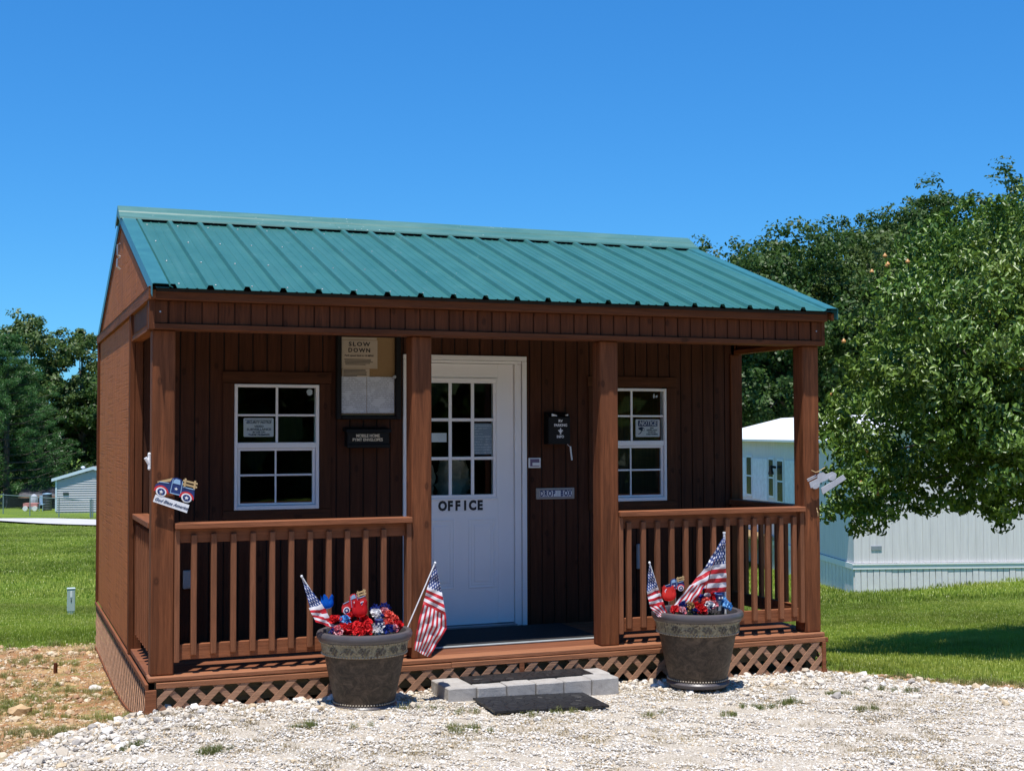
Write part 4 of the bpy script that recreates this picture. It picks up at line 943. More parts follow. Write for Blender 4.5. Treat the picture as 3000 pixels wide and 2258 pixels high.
def planter(cx, cy, z0, sc_, label):
    r = empty('flower_pot', (cx, cy, z0), label, 'planter', 'planters in front of the porch'); k = sc_
    c = (cx, cy, z0)
    def S(p): return [(a * k, b * k) for a, b in p]
    MB().lathe(c, S([(.0001, .03), (.19, .03), (.192, .058), (.200, .09), (.215, .16), (.236, .26), (.251, .338), (.253, .345)]), 64).build('pot_body', M['pot'], r, smooth=True)
    MB().lathe(c, S([(.0001, .0), (.192, .0), (.203, .008), (.206, .024), (.198, .036), (.19, .04)]), 64).build('foot_ring', M['potrim'], r, smooth=True)
    MB().lathe(c, S([(.252, .343), (.262, .348), (.268, .360), (.270, .385), (.276, .42), (.279, .432)]), 64).build('decorated_band', M['band'], r, smooth=True)
    MB().lathe(c, S([(.276, .430), (.290, .436), (.300, .450), (.302, .468), (.294, .484), (.278, .490), (.262, .484), (.256, .465), (.254, .40), (.0001, .40)]), 64).build('rim', M['potrim'], r, smooth=True)
    for nm, rad, zz, n, br_ in (('bead_ring', .2665, .352, 84, .0065), ('bead_ring', .196, .048, 66, .0062), ('bead_ring', .282, .428, 100, .0045)):
        m = MB()
        for i in range(n):
            a = 2 * math.pi * i / n; m.ball((cx + rad * k * math.cos(a), cy + rad * k * math.sin(a), z0 + zz * k), br_ * k, 0, 6, 4)
        m.build(nm, M['bead'], r)
    # raised leaf sprays on the band
    for a0 in (-2.2, -1.85, -1.45, -1.1, -.75, -2.6):
        m = MB()
        for j in range(7):
            a = a0 + (j - 3) * .032; zz = (.388 + .016 * math.sin(j * 2.1)) ; rr = .2745
            ca, sa = math.cos(a), math.sin(a)
            q = [(-.010, 0), (0, .007), (.012, .002), (0, -.006)]
            ang = (j - 3) * .35 + .6; pts = []
            for (u_, v_) in q:
                uu = u_ * math.cos(ang) - v_ * math.sin(ang); vv = u_ * math.sin(ang) + v_ * math.cos(ang)
                pts.append((cx + k * (rr * ca - uu * sa), cy + k * (rr * sa + uu * ca), z0 + k * (zz + vv)))
            top = [(cx + (p[0] - cx) * 1.012, cy + (p[1] - cy) * 1.012, p[2]) for p in pts]
            m.add(pts + top, [(0, 1, 2, 3), (7, 6, 5, 4)] + [(i, i + 4, (i + 1) % 4 + 4, (i + 1) % 4) for i in range(4)])
        m.build('leaf_relief', M['bead'] if False else M['potrelief'], r)
    soil = MB().lathe((cx, cy, z0), S([(.0001, .425), (.15, .430), (.252, .415)]), 32).build('soil', M['dark'], r)
    return r
PL = (1.272, YL - .005, -.222); PR = (3.622, YR - .01, -.235)
planter(*PL, 1.0, 'brown planter with red flowers and two flags left of the steps')
planter(*PR, 1.05, 'brown planter with blue flowers and large flag right of the steps')
# artificial flowers
def petalmat(name, c1, c2):
    t = NT(name); g = t.n('NewGeometry'); c = t.mix(g.outputs['Random Per Island'], c1, c2)
    d = t.n('BsdfDiffuse'); t.l(c, d.inputs[0]); tr = t.n('BsdfTranslucent'); t.l(c, tr.inputs[0]); m = t.n('MixShader'); m.inputs[0].default_value = .3
    t.l(d.outputs[0], m.inputs[1]); t.l(tr.outputs[0], m.inputs[2]); t.l(m.outputs[0], t.out.inputs[0]); return t.mat
FL = {'red': petalmat('red_petals', (0.62, 0.015, 0.02), (0.75, 0.05, 0.055)), 'coral': petalmat('coral_petals', (0.75, 0.07, 0.05), (0.80, 0.20, 0.16)), 'blue': petalmat('blue_petals', (0.02, 0.04, 0.38), (0.06, 0.12, 0.55)),
      'light blue': petalmat('light_blue_petals', (0.05, 0.30, 0.72), (0.30, 0.58, 0.85)), 'white': petalmat('white_petals', (0.72, 0.72, 0.76), (0.85, 0.85, 0.86)), 'pink': petalmat('pink_petals', (0.72, 0.12, 0.15), (0.82, 0.55, 0.60)), 'navy': petalmat('navy_petals', (0.01, 0.02, 0.14), (0.03, 0.05, 0.25)), 'gold': petalmat('gold_brown_petals', (0.35, 0.20, 0.07), (0.55, 0.36, 0.16))}
def carnation(color, seed, r=.034, spiky=False):
    r_ = random.Random(seed); vs = []; fs = []
    for k in range(60 if not spiky else 44):
        th = r_.uniform(0, 2 * math.pi); ph = math.acos(r_.uniform(-.25, 1)); L = r * r_.uniform(.75, 1.12); w_ = r * (.42 if not spiky else .13)
        d = Vector((math.sin(ph) * math.cos(th), math.sin(ph) * math.sin(th), math.cos(ph))); a = d.cross(Vector((r_.uniform(-1, 1), r_.uniform(-1, 1), r_.uniform(-1, 1)))).normalized(); n = d.cross(a)
        b = len(vs); c = d * L * .25
        P = [c - a * w_ * .3, c + a * w_ * .3, d * L * .75 + a * w_ + n * r_.uniform(-.3, .3) * r, d * L + a * w_ * .5 + n * r_.uniform(-.25, .25) * r, d * L * 1.05 + n * r_.uniform(-.2, .2) * r, d * L - a * w_ * .5 + n * r_.uniform(-.25, .25) * r, d * L * .75 - a * w_ + n * r_.uniform(-.3, .3) * r]
        vs += [p[:] for p in P]; fs += [(b, b + 1, b + 2, b + 6), (b + 2, b + 3, b + 5, b + 6), (b + 3, b + 4, b + 5)]
    me = bpy.data.meshes.new('carnation'); me.from_pydata(vs, [], fs); me.materials.append(FL[color])
    for p in me.polygons: p.use_smooth = True
    return me
ORD = ['leftmost', 'second', 'third', 'fourth', 'fifth', 'sixth', 'seventh', 'eighth', 'ninth', 'tenth', 'eleventh', 'twelfth']
where = {'L': 'left planter', 'R': 'right planter'}
fl_list = [('L', 'red', 1.085, .330), ('L', 'red', 1.130, .275), ('L', 'light blue', 1.140, .325), ('L', 'red', 1.185, .345), ('L', 'red', 1.170, .272), ('L', 'red', 1.225, .282), ('L', 'red', 1.265, .322), ('L', 'red', 1.245, .368), ('L', 'red', 1.300, .290), ('L', 'pink', 1.105, .262), ('L', 'red', 1.285, .252), ('L', 'red', 1.220, .245),
           ('L', 'navy', 1.345, .385), ('L', 'navy', 1.405, .390), ('L', 'pink', 1.400, .362), ('L', 'coral', 1.432, .340), ('L', 'coral', 1.460, .312), ('L', 'white', 1.385, .275), ('L', 'navy', 1.375, .322), ('L', 'coral', 1.425, .288), ('L', 'white', 1.365, .258), ('L', 'red', 1.485, .270), ('L', 'pink', 1.462, .262), ('L', 'navy', 1.430, .248), ('L', 'white', 1.345, .350), ('L', 'navy', 1.085, .255),
           ('R', 'blue', 3.620, .385), ('R', 'blue', 3.665, .410), ('R', 'red', 3.625, .290), ('R', 'red', 3.660, .275), ('R', 'coral', 3.690, .325), ('R', 'gold', 3.570, .300), ('R', 'red', 3.455, .285), ('R', 'navy', 3.520, .305), ('R', 'pink', 3.760, .305), ('R', 'light blue', 3.800, .360), ('R', 'light blue', 3.835, .318), ('R', 'light blue', 3.862, .285), ('R', 'white', 3.715, .350), ('R', 'white', 3.722, .290), ('R', 'red', 3.765, .340), ('R', 'navy', 3.700, .280), ('R', 'pink', 3.590, .340), ('R', 'red', 3.730, .400), ('R', 'blue', 3.655, .350), ('R', 'navy', 3.600, .262), ('R', 'pink', 3.500, .270)]
meshes = {}
for i, (pt, colr, x, z) in enumerate(fl_list):
    spiky = colr in ('navy', 'blue'); key = (colr, i % 3)
    if key not in meshes: meshes[key] = carnation(colr, i, .036, spiky)
    ob = bpy.data.objects.new('artificial_flower', meshes[key]); COL.objects.link(ob)
    yb = (YL if pt == 'L' else YR); dep = -.13 + (z - .25) * 1.35 + random.uniform(-.02, .02)
    # keep where it is seen from the photograph's side while standing deeper in the pot
    k = (yb + dep - CAM[1]) / (yb - CAM[1])
    ob.location = (CAM[0] + (x - CAM[0]) * k, yb + dep, CAM[2] + (z - CAM[2]) * k)
    ob.rotation_euler = (random.uniform(.2, 1.0), random.uniform(-.5, .5), random.uniform(0, 6.28)); s = random.uniform(.95, 1.2); ob.scale = (s, s, s)
    same = sorted(q[2] for q in fl_list if q[0] == pt and q[1] == colr); k_ = same.index(x)
    lb_ = f'only {colr} artificial flower in the {where[pt]}' if len(same) == 1 else (f'leftmost of the {colr} artificial flowers in the {where[pt]}' if k_ == 0 else (f'rightmost of the {colr} artificial flowers in the {where[pt]}' if k_ == len(same) - 1 else f'{ORD[k_]} {colr} artificial flower from the left in the {where[pt]}'))
    tag(ob, lb_, 'flower', f'{colr} flowers in the {where[pt]}')
# greenery mass under flowers
for (c, k, nm) in ((PL, 1, 'left'), (PR, 1.05, 'right')):
    r_ = random.Random(3); vs = []; fs = []
    for i in range(420):
        a = r_.uniform(0, 6.28); q = .22 * math.sqrt(r_.random()); p = Vector((c[0] + q * math.cos(a), c[1] + q * math.sin(a), c[2] + .425 * k)); d = Vector((r_.uniform(-1, 1), r_.uniform(-1, 1), r_.uniform(.6, 2))).normalized() * r_.uniform(.03, .065)
        s_ = d.cross(Vector((r_.uniform(-1, 1), r_.uniform(-1, 1), 0))).normalized() * .006; b = len(vs); vs += [(p - s_)[:], (p + s_)[:], (p + d)[:]]; fs.append((b, b + 1, b + 2))
    me = bpy.data.meshes.new('moss'); me.from_pydata(vs, [], fs); me.materials.append(FL['navy'] if False else petalmat('dark_foliage_' + nm, (0.02, 0.04, 0.015), (0.05, 0.07, 0.03)))
    tag(link(me, 'flower_stems'), f'dark stems and leaves under the blooms of the {nm} planter', None, None, 'stuff')
# tulips
def tulip(x, y, z, col, r, label, zb):
    e = empty('tulip_light', (x, y, zb), label, 'garden light')
    n = 60; vs = []; fs = []; prof = [(.12, -.95), (.55, -.8), (.92, -.45), (1.0, 0), (.92, .35), (.88, .6)]
    for j, (a, b) in enumerate(prof):
        for i in range(n):
            t_ = 2 * math.pi * i / n; pk = abs(math.sin(2.5 * t_ + .3)); rr = a * (1 + .06 * pk)
            zz = b + (.95 * pk ** 1.2 * (j / 5) ** 3) - (.35 * (j / 5) ** 2)
            if j == 5: rr *= 1 + .12 * pk
            vs.append((x + r * rr * math.cos(t_), y + r * rr * math.sin(t_), z + r * zz))
    fs = [(j * n + i, j * n + (i + 1) % n, (j + 1) * n + (i + 1) % n, (j + 1) * n + i) for j in range(len(prof) - 1) for i in range(n)] + [tuple(range(n))[::-1]]
    MB().add(vs, fs).build('tulip_shade', col, e, smooth=True)
    MB().tube([(x, y, zb), (x, y, z - r * .9)], .003, 6).build('stem', M['steel'], e)
tulip(1.047, YL + .06, .438, petalmat('blue_tulip_plastic', (0.01, 0.14, 0.62), (0.01, 0.14, 0.62)), .040, 'blue plastic tulip garden light in the left planter', .17)
tulip(3.397, YR - .02, .395, petalmat('red_tulip_plastic', (0.78, 0.06, 0.05), (0.78, 0.06, 0.05)), .048, 'red plastic tulip garden light in the right planter', .17)
tulip(1.235, YL - .03, .395, FL['red'], .048, 'red plastic tulip garden light before the red truck in the left planter', .17)
# truck picks
tp = empty('truck_pick', (1.24, YL + .03, .19), 'red cutout truck on a stick in the left planter', 'garden ornament')
truck(affine((1.138, .368), (.165, .048), (-.035, .170)), YL + .03, tp, M['red'], M['red'], th=.004)
MB().tube([(1.235, YL + .036, .19), (1.235, YL + .036, .40)], .003, 6).build('stick', M['steel'], tp)
tp = empty('truck_pick', (3.49, YR + .04, .19), 'blue cutout truck on a stick in the right planter', 'garden ornament')
truck(affine((3.385, .395), (.165, .028), (-.020, .150)), YR + .03, tp, M['navy'], M['red'], th=.004)
MB().tube([(3.48, YR + .036, .19), (3.48, YR + .036, .40)], .003, 6).build('stick', M['steel'], tp)
# little star hats
for (x, y, z, lb) in ((1.335, YL - .12, .318, 'small navy drum ornament with white stars in the left planter'), (3.765, YR - .06, .362, 'small navy drum ornament with white stars in the right planter')):
    e = empty('drum_ornament', (x, y, z - .1), lb, 'garden ornament')
    MB().lathe((x, y, z), [(.0001, -.020), (.024, -.020), (.027, .018), (.0285, .021), (.026, .023), (.0001, .019)], 24).build('drum', M['navy'], e, smooth=True)
    for s in (-.011, .012): MB().poly([(x + s + (.0085 if i % 2 == 0 else .0036) * math.sin(i * math.pi / 5), z - .002 + (.0085 if i % 2 == 0 else .0036) * math.cos(i * math.pi / 5)) for i in range(10)], 'y', y - .0285, y - .024).build('star', M['plastwhite'], e)
    MB().lathe((x, y, z), [(.0001, -.09), (.016, -.09), (.018, -.021), (.0001, -.021)], 16).build('stand', M['greyplastic'], e)

# ------------------------------------------------------------------ step blocks, mats
def concretemat():
    t = NT('concrete_block'); P = t.pos(); a = t.noise(P, 9, 5, .7); b = t.noise(P, 150, 3, .7)
    oi = t.n('ObjectInfo')
    c = t.mix(t.mapr(a, .3, .7), (0.33, 0.31, 0.29), (0.50, 0.48, 0.45)); c = t.mix(t.mapr(b, .55, .75, 0, .6), c, (0.17, 0.16, 0.15)); c = t.mix(t.math('MULTIPLY', oi.outputs['Random'], .25), c, (0.36, 0.31, 0.26))
    return t.bsdf(c, .92, bump=b, bstr=.8, bdist=.006, spec=.2)
M['concrete'] = concretemat()
blocks = [((1.800, -.412, 1.990, -.05), 'leftmost end block of the concrete step'), ((1.994, -.430, 2.190, -.300), 'first front block from the left in the concrete step'), ((2.194, -.440, 2.390, -.296), 'second front block from the left in the concrete step'),
          ((2.396, -.450, 2.586, -.300), 'third front block from the left in the concrete step'), ((2.590, -.455, 2.784, -.304), 'fourth front block from the left in the concrete step'), ((2.792, -.452, 2.985, -.275), 'right front corner block of the concrete step'), ((2.830, -.270, 3.010, -.06), 'right rear end block of the concrete step')]
for i, ((x0, y0, x1, y1), lb) in enumerate(blocks):
    m = MB(); m.cbox(x0, y0, -.255, x1, y1, -.130 + (0, -.003, .002, -.001, .001, .002, -.002)[i], c=.006)
    o = m.build('concrete_block', M['concrete']); 
    bm = bmesh.new(); bm.from_mesh(o.data); bmesh.ops.subdivide_edges(bm, edges=[e for e in bm.edges if e.calc_length() > .05], cuts=3, use_grid_fill=True)
    for v in bm.verts: v.co += Vector((mnoise.noise(v.co * 18), mnoise.noise(v.co * 18 + Vector((5, 0, 0))), mnoise.noise(v.co * 18 + Vector((0, 9, 0))))) * .0028
    bm.to_mesh(o.data); bm.free(); tag(o, lb, 'block', 'concrete blocks of the front step')
def rubbermat():
    t = NT('black_rubber_mat'); P = t.pos(); vo = t.n('TexVoronoi', feature='DISTANCE_TO_EDGE'); t.l(P, vo.inputs['Vector']); vo.inputs['Scale'].default_value = 13
    n = t.noise(P, 60, 3, .7); c = t.mix(t.mapr(n, .58, .75, 0, .5), (0.012, 0.012, 0.014), (0.06, 0.055, 0.05))
    h = t.math('ADD', t.mapr(vo.outputs['Distance'], .03, .10), t.math('MULTIPLY', n, .15))
    return t.bsdf(c, .5, bump=h, bstr=1.0, bdist=.010, spec=.5)
M['rubber'] = rubbermat()
def mat(name, pts, z, th, lb, zf=None, n=24):
    vs = []; fs = []
    for j in range(n + 1):
        for i in range(n + 1):
            s, t_ = i / n, j / n; x = (pts[0][0] * (1 - s) + pts[1][0] * s) * (1 - t_) + (pts[3][0] * (1 - s) + pts[2][0] * s) * t_; yv = (pts[0][1] * (1 - s) + pts[1][1] * s) * (1 - t_) + (pts[3][1] * (1 - s) + pts[2][1] * s) * t_
            zz = z if zf is None else zf(x, yv); vs.append((x, yv, zz + .0025 * mnoise.noise(Vector((x * 9, yv * 9, 0))) + th))
    fs = [(j * (n + 1) + i, j * (n + 1) + i + 1, (j + 1) * (n + 1) + i + 1, (j + 1) * (n + 1) + i) for j in range(n) for i in range(n)]
    nv = len(vs); vs += [(p[0], p[1], p[2] - th) for p in vs]; fs += [tuple(q + nv for q in f[::-1]) for f in fs]
    ring = [i for i in range(n)] + [i * (n + 1) + n for i in range(n)] + [n * (n + 1) + n - i for i in range(n)] + [(n - i) * (n + 1) for i in range(n)]
    fs += [(ring[i], ring[i] + nv, ring[(i + 1) % len(ring)] + nv, ring[(i + 1) % len(ring)]) for i in range(len(ring))]
    return tag(MB().add(vs, fs).build(name, M['rubber']), lb, 'mat')
MB().box(1.992, -.298, -.24, 2.828, -.05, -.142).build('step_fill', M['concrete']); tag(COL.objects['step_fill'], 'gravel filled core of the concrete step under the mat', 'step fill')
mat('rubber_mat', [(2.000, -.285), (2.875, -.285), (2.880, -.055), (1.996, -.055)], -.134, .010, 'black rubber mat lying on top of the concrete step')
mat('rubber_mat', [(1.945, -.865), (2.700, -.900), (2.722, -.455), (1.955, -.440)], -.19, .014, 'black textured rubber mat on the gravel before the step', zf=lambda x, yv: gz(x, yv) + .012)
t = NT('black_fibre_doormat'); P = t.pos(); M['fibre'] = t.bsdf(t.mix(t.noise(P, 220, 2), (0.006, 0.006, 0.007), (0.022, 0.021, 0.022)), .95, bump=t.noise(P, 300, 2), bstr=.6)
dm = MB().cbox(1.96, .36, .001, 3.24, 1.12, .012, .004).build('doormat', M['fibre']); tag(dm, 'large black doormat on the porch floor before the door', 'mat')
ed = MB().cbox(1.95, .335, .0012, 3.25, .359, .014, .004).build('edge_strip', M['greyplastic'], None); ed.parent = dm
# ------------------------------------------------------------------ scatter (stuff) with geometry nodes instances
def inst_nodes(name, src):
    ng = bpy.data.node_groups.new(name, 'GeometryNodeTree')
    ng.interface.new_socket('Geometry', in_out='INPUT', socket_type='NodeSocketGeometry'); ng.interface.new_socket('Geometry', in_out='OUTPUT', socket_type='NodeSocketGeometry')
    gi = ng.nodes.new('NodeGroupInput'); go_ = ng.nodes.new('NodeGroupOutput'); iop = ng.nodes.new('GeometryNodeInstanceOnPoints')
    gg = ng.nodes.new('GeometryNodeGeometryToInstance')
    for s in src:
        oi = ng.nodes.new('GeometryNodeObjectInfo'); oi.inputs['Object'].default_value = s; oi.transform_space = 'ORIGINAL'
        ng.links.new(oi.outputs['Geometry'], gg.inputs[0])
    def att(n_, ty):
        a = ng.nodes.new('GeometryNodeInputNamedAttribute'); a.data_type = ty; a.inputs[0].default_value = n_; return a.outputs[0]
    iop.inputs['Pick Instance'].default_value = True
    ng.links.new(gi.outputs[0], iop.inputs['Points']); ng.links.new(gg.outputs[0], iop.inputs['Instance'])
    ng.links.new(att('pick', 'INT'), iop.inputs['Instance Index']); ng.links.new(att('rot', 'FLOAT_VECTOR'), iop.inputs['Rotation']); ng.links.new(att('scl', 'FLOAT_VECTOR'), iop.inputs['Scale'])
    ng.links.new(iop.outputs[0], go_.inputs[0]); return ng
def scatter(name, pts, rot, scl, src, label):
    me = bpy.data.meshes.new(name); n = len(pts); me.vertices.add(n); me.vertices.foreach_set('co', pts.astype(np.float32).reshape(-1))
    a = me.attributes.new('rot', 'FLOAT_VECTOR', 'POINT'); a.data.foreach_set('vector', rot.astype(np.float32).reshape(-1))
    a = me.attributes.new('scl', 'FLOAT_VECTOR', 'POINT'); a.data.foreach_set('vector', scl.astype(np.float32).reshape(-1))
    a = me.attributes.new('pick', 'INT', 'POINT'); a.data.foreach_set('value', rng.integers(0, len(src), n).astype(np.int32))
    o = link(me, name); md = o.modifiers.new('scatter', 'NODES'); md.node_group = inst_nodes(name, src)
    tag(o, label, None, None, 'stuff'); return o
def stonemat(name, cols):
    t = NT(name); oi = t.n('ObjectInfo'); P = t.pos(); n = len(cols)
    c = t.ramp(oi.outputs['Random'], [((i + .0) / n, cc) for i, cc in enumerate(cols)]); t.t.nodes[-1].name
    for nd in t.t.nodes:
        if nd.type == 'VALTORGB': nd.color_ramp.interpolation = 'CONSTANT'
    g = t.noise(P, 60, 3, .7); c = t.mix(t.mapr(g, .4, .75, 0, .35), c, (0.30, 0.27, 0.22))
    return t.bsdf(c, .85, bump=g, bstr=.3, bdist=.004, spec=.25)
white_st = [(0.60, 0.54, 0.46), (0.72, 0.68, 0.61), (0.50, 0.43, 0.34), (0.66, 0.60, 0.51), (0.46, 0.41, 0.34), (0.66, 0.63, 0.58), (0.56, 0.44, 0.29), (0.78, 0.75, 0.70), (0.36, 0.33, 0.30), (0.64, 0.58, 0.49)]
tan_st = [(0.56, 0.38, 0.20), (0.58, 0.46, 0.31), (0.42, 0.27, 0.15), (0.62, 0.52, 0.38), (0.36, 0.20, 0.11), (0.55, 0.42, 0.27)]
HID = []
def stone(mat_, seed, sub_=1):
    r_ = random.Random(seed); bm = bmesh.new(); bmesh.ops.create_icosphere(bm, subdivisions=sub_, radius=1)
    sx, sy, sz_ = r_.uniform(.75, 1.2), r_.uniform(.65, 1), r_.uniform(.45, .7)
    for v in bm.verts:
        q = 1 + r_.uniform(-.2, .2); v.co = Vector((v.co.x * sx * q, v.co.y * sy * q, v.co.z * sz_ * q))
    me = bpy.data.meshes.new('stone'); bm.to_mesh(me); bm.free(); me.materials.append(mat_)
    o = bpy.data.objects.new('stone_source', me); return o
wm = stonemat('white_gravel_stone', white_st); tm = stonemat('tan_field_stone', tan_st)
WS = [stone(wm, i) for i in range(5)]; TS = [stone(tm, 20 + i) for i in range(4)]
def region(n, dmin, dmax, lf, pred):
    d = rng.uniform(dmin, dmax, n); l = rng.uniform(lf[0], lf[1], n) * 1.0
    l = l * d; x = CAM[0] + FW[0] * d + RT[0] * l; y = CAM[1] + FW[1] * d + RT[1] * l
    k = pred(x, y); return x[k], y[k]
def put(x, y, r, name, src, label, sink=.25, flat=.5):
    z = ground_z(x, y) + .010 * nz(x, y, 5) + .006 * nz(x, y, 17, 3)
    p = np.stack([x, y, z + r * (flat - sink)], -1); n = len(x)
    rot = np.stack([rng.uniform(-.5, .5, n), rng.uniform(-.5, .5, n), rng.uniform(0, 6.28, n)], -1)
    return scatter(name, p, rot, np.stack([r, r, r], -1), src, label)
notstep = lambda x, y: ~((x > 1.79) & (x < 3.02) & (y > -.46) & (y < -.04)) & ~((x > 1.95) & (x < 2.72) & (y > -.88) & (y < -.43) & (rng.random(len(x)) > .02))
gv = lambda x, y: (gravel_sd(x, y) > 0) & (y < .03 + .3 * (x < 0)) & notstep(x, y)
x, y = region(190000, 5.4, 10.8, (-.48, .52), gv)
r = rng.uniform(.0042, .0102, len(x)); put(x, y, r, 'fine_gravel', WS, 'fine pale crushed gravel of the forecourt')
def coarse(x, y):
    e = gravel_sd(x, y); lim = np.interp(x, [-2, 0, 1, 2.2, 3.2, 4.5, 6, 8], [2.0, 1.1, .65, .35, .6, 1.1, 1.0, .9])
    return gv(x, y) & (rng.random(len(x)) < np.clip(1.25 - e / lim, 0.015, 1)) & (e > -.05)
x, y = region(30000, 5.4, 11, (-.48, .52), coarse)
r = rng.uniform(.007, .022, len(x)) * (1 + .6 * (rng.random(len(x)) < .06)); put(x, y, r, 'coarse_gravel', WS, 'coarse white gravel stones heaped along the porch', .15)
x, y = region(1500, 5.4, 11, (-.48, .52), coarse); r = rng.uniform(.022, .042, len(x)); put(x, y, r, 'large_gravel', WS, 'larger pale rocks among the gravel', .1)
dirt = lambda x, y: (gravel_sd(x, y) < .02) & (lawn_sd(x, y) < .08) & ~((x > -.02) & (x < L_ + .02) & (y > 0) & (y < W_))
x, y = region(52000, 7.5, 15.5, (-.55, .55), dirt); r = rng.uniform(.004, .014, len(x)) * (1 + 1.2 * (rng.random(len(x)) < .05)); r *= .9 + .5 * (nz(x, y, 3, 8) > .2); put(x, y, r, 'soil_pebbles', TS, 'tan and rust pebbles scattered on bare soil', .3)
x, y = region(420, 7.5, 15.0, (-.55, .0), dirt); r = rng.uniform(.018, .042, len(x)); put(x, y, r, 'field_stones', TS, 'flat tan stones lying on bare soil', .38, .45)
M['rock'] = stonemat('single_rock', [(0.70, 0.68, 0.66), (0.62, 0.58, 0.52)])
for (x_, y_, rr, lb) in ((.93, -.46, .030, 'pale round rock at the left side of the left planter base'), (4.02, -.33, .040, 'grey white rock beside the right planter near the lattice'), (-.16, 2.35, .050, 'white rock lying by the side lattice'), (-.72, 1.5, .075, 'large flat tan rock on the bare soil'), (5.55, -1.0, .045, 'white rock at the right edge of the gravel')):
    s_ = stone(M['rock'] if 'tan' not in lb else tm, int(rr * 1000) + 3, 2); ob = bpy.data.objects.new('rock', s_.data); COL.objects.link(ob); ob.location = (x_, y_, gz(x_, y_) + rr * .3); ob.scale = (rr, rr, rr); tag(ob, lb, 'rock')
# grass
def grassmat(name, c1, c2, c3):
    t = NT(name); g = t.n('NewGeometry'); P = g.outputs['Position']; n = t.noise(P, .9, 4, .6)
    c = t.mix(g.outputs['Random Per Island'], c1, c2); c = t.mix(t.mapr(n, .42, .68, 0, .7), c, c3)
    n2 = t.noise(P, .33, 3, .6); c = t.mix(t.mapr(n2, .46, .60, 0, .65), c, tuple(k * .5 for k in c1))
    d = t.n('BsdfDiffuse'); t.l(c, d.inputs[0]); tr = t.n('BsdfTranslucent'); t.l(c, tr.inputs[0]); m = t.n('MixShader'); m.inputs[0].default_value = .35
    gl = t.n('BsdfGlossy'); gl.inputs['Roughness'].default_value = .4; m2 = t.n('MixShader'); m2.inputs[0].default_value = .035
    t.l(d.outputs[0], m.inputs[1]); t.l(tr.outputs[0], m.inputs[2]); t.l(m.outputs[0], m2.inputs[1]); t.l(gl.outputs[0], m2.inputs[2]); t.l(m2.outputs[0], t.out.inputs[0]); return t.mat
M['grass'] = grassmat('lawn_grass_blades', (0.26, 0.34, 0.035), (0.38, 0.47, 0.06), (0.46, 0.47, 0.10))
M['straw'] = grassmat('dry_straw_blades', (0.36, 0.27, 0.13), (0.50, 0.40, 0.22), (0.26, 0.22, 0.09)); M['weed'] = grassmat('weed_grass_blades', (0.15, 0.22, 0.04), (0.34, 0.34, 0.10), (0.42, 0.34, 0.15))
def grass_tile(n, size, h, wd, mat_, seed, lean=.5, radial=False):
    r_ = np.random.default_rng(seed); x = r_.uniform(-size / 2, size / 2, n); y = r_.uniform(-size / 2, size / 2, n)
    if radial: a = r_.uniform(0, 6.28, n); q = size / 2 * r_.random(n) ** .8; x, y = q * np.cos(a), q * np.sin(a)
    hh = h * r_.uniform(.55, 1.15, n); th = r_.uniform(0, 6.28, n); ln = hh * lean * r_.uniform(.2, 1.2, n)
    dx, dy = np.cos(th), np.sin(th); px, py = -dy * wd, dx * wd; z0 = np.full(n, -.012)
    V = np.stack([np.stack([x - px, y - py, z0], -1), np.stack([x + px, y + py, z0], -1), np.stack([x + px * .7 + dx * ln * .4, y + py * .7 + dy * ln * .4, hh * .6], -1), np.stack([x - px * .7 + dx * ln * .4, y - py * .7 + dy * ln * .4, hh * .6], -1), np.stack([x + dx * ln, y + dy * ln, hh], -1)], 1).reshape(-1, 3)
    me = bpy.data.meshes.new('grass_tile'); fs = []
    for i in range(n): b = 5 * i; fs += [(b, b + 1, b + 2, b + 3), (b + 3, b + 2, b + 4)]
    me.from_pydata(V.tolist(), [], fs); me.materials.append(mat_); return bpy.data.objects.new('grass_source', me)
def tiles(name, dmin, dmax, lf, sp, src, label, pred, sc0=1.0):
    nd = int((dmax - dmin) / sp); L0 = lf * dmax; nl = int(2 * L0 / sp)
    D, Lm = np.meshgrid(dmin + sp * np.arange(nd), -L0 + sp * np.arange(nl), indexing='ij'); D = D.ravel() + rng.uniform(-.3, .3, D.size) * sp; Lm = Lm.ravel() + rng.uniform(-.3, .3, Lm.size) * sp
    k = np.abs(Lm) < lf * D + .6; D, Lm = D[k], Lm[k]; x = CAM[0] + FW[0] * D + RT[0] * Lm; y = CAM[1] + FW[1] * D + RT[1] * Lm; k = pred(x, y); x, y = x[k], y[k]
    z = ground_z(x, y); n = len(x); s = rng.uniform(.8, 1.2, n) * sc0
    return scatter(name, np.stack([x, y, z], -1), np.stack([0 * x, 0 * x, rng.integers(0, 4, n) * 1.5708 + rng.uniform(-.3, .3, n)], -1), np.stack([s, s, s * rng.uniform(.8, 1.2, n)], -1), src, label)
G1 = [grass_tile(300, .34, .038, .0022, M['grass'], i) for i in range(4)]
G2 = [grass_tile(480, 1.1, .055, .006, M['grass'], 10 + i) for i in range(3)]
tx, ty = W(26, 6.67)
def lawnp(x, y): return (lawn_sd(x, y) > .0) & ~((x > -.05) & (x < L_ + .05) & (y > -.3) & (y < W_ + .05)) & (road_sd(x, y) < -.25)
tiles('near_lawn_grass', 8.6, 21, .48, .25, G1, 'mown green grass of the near lawn', lawnp)
tiles('far_lawn_grass', 21, 72, .48, .85, G2, 'mown green grass of the far lawn', lawnp, 1.1)
T1 = [grass_tile(36, .09, .05, .0016, M['weed'], 40 + i, .9, True) for i in range(4)]; T2 = [grass_tile(16, .16, .012, .0022, M['straw'], 50 + i, 6.0, True) for i in range(3)]
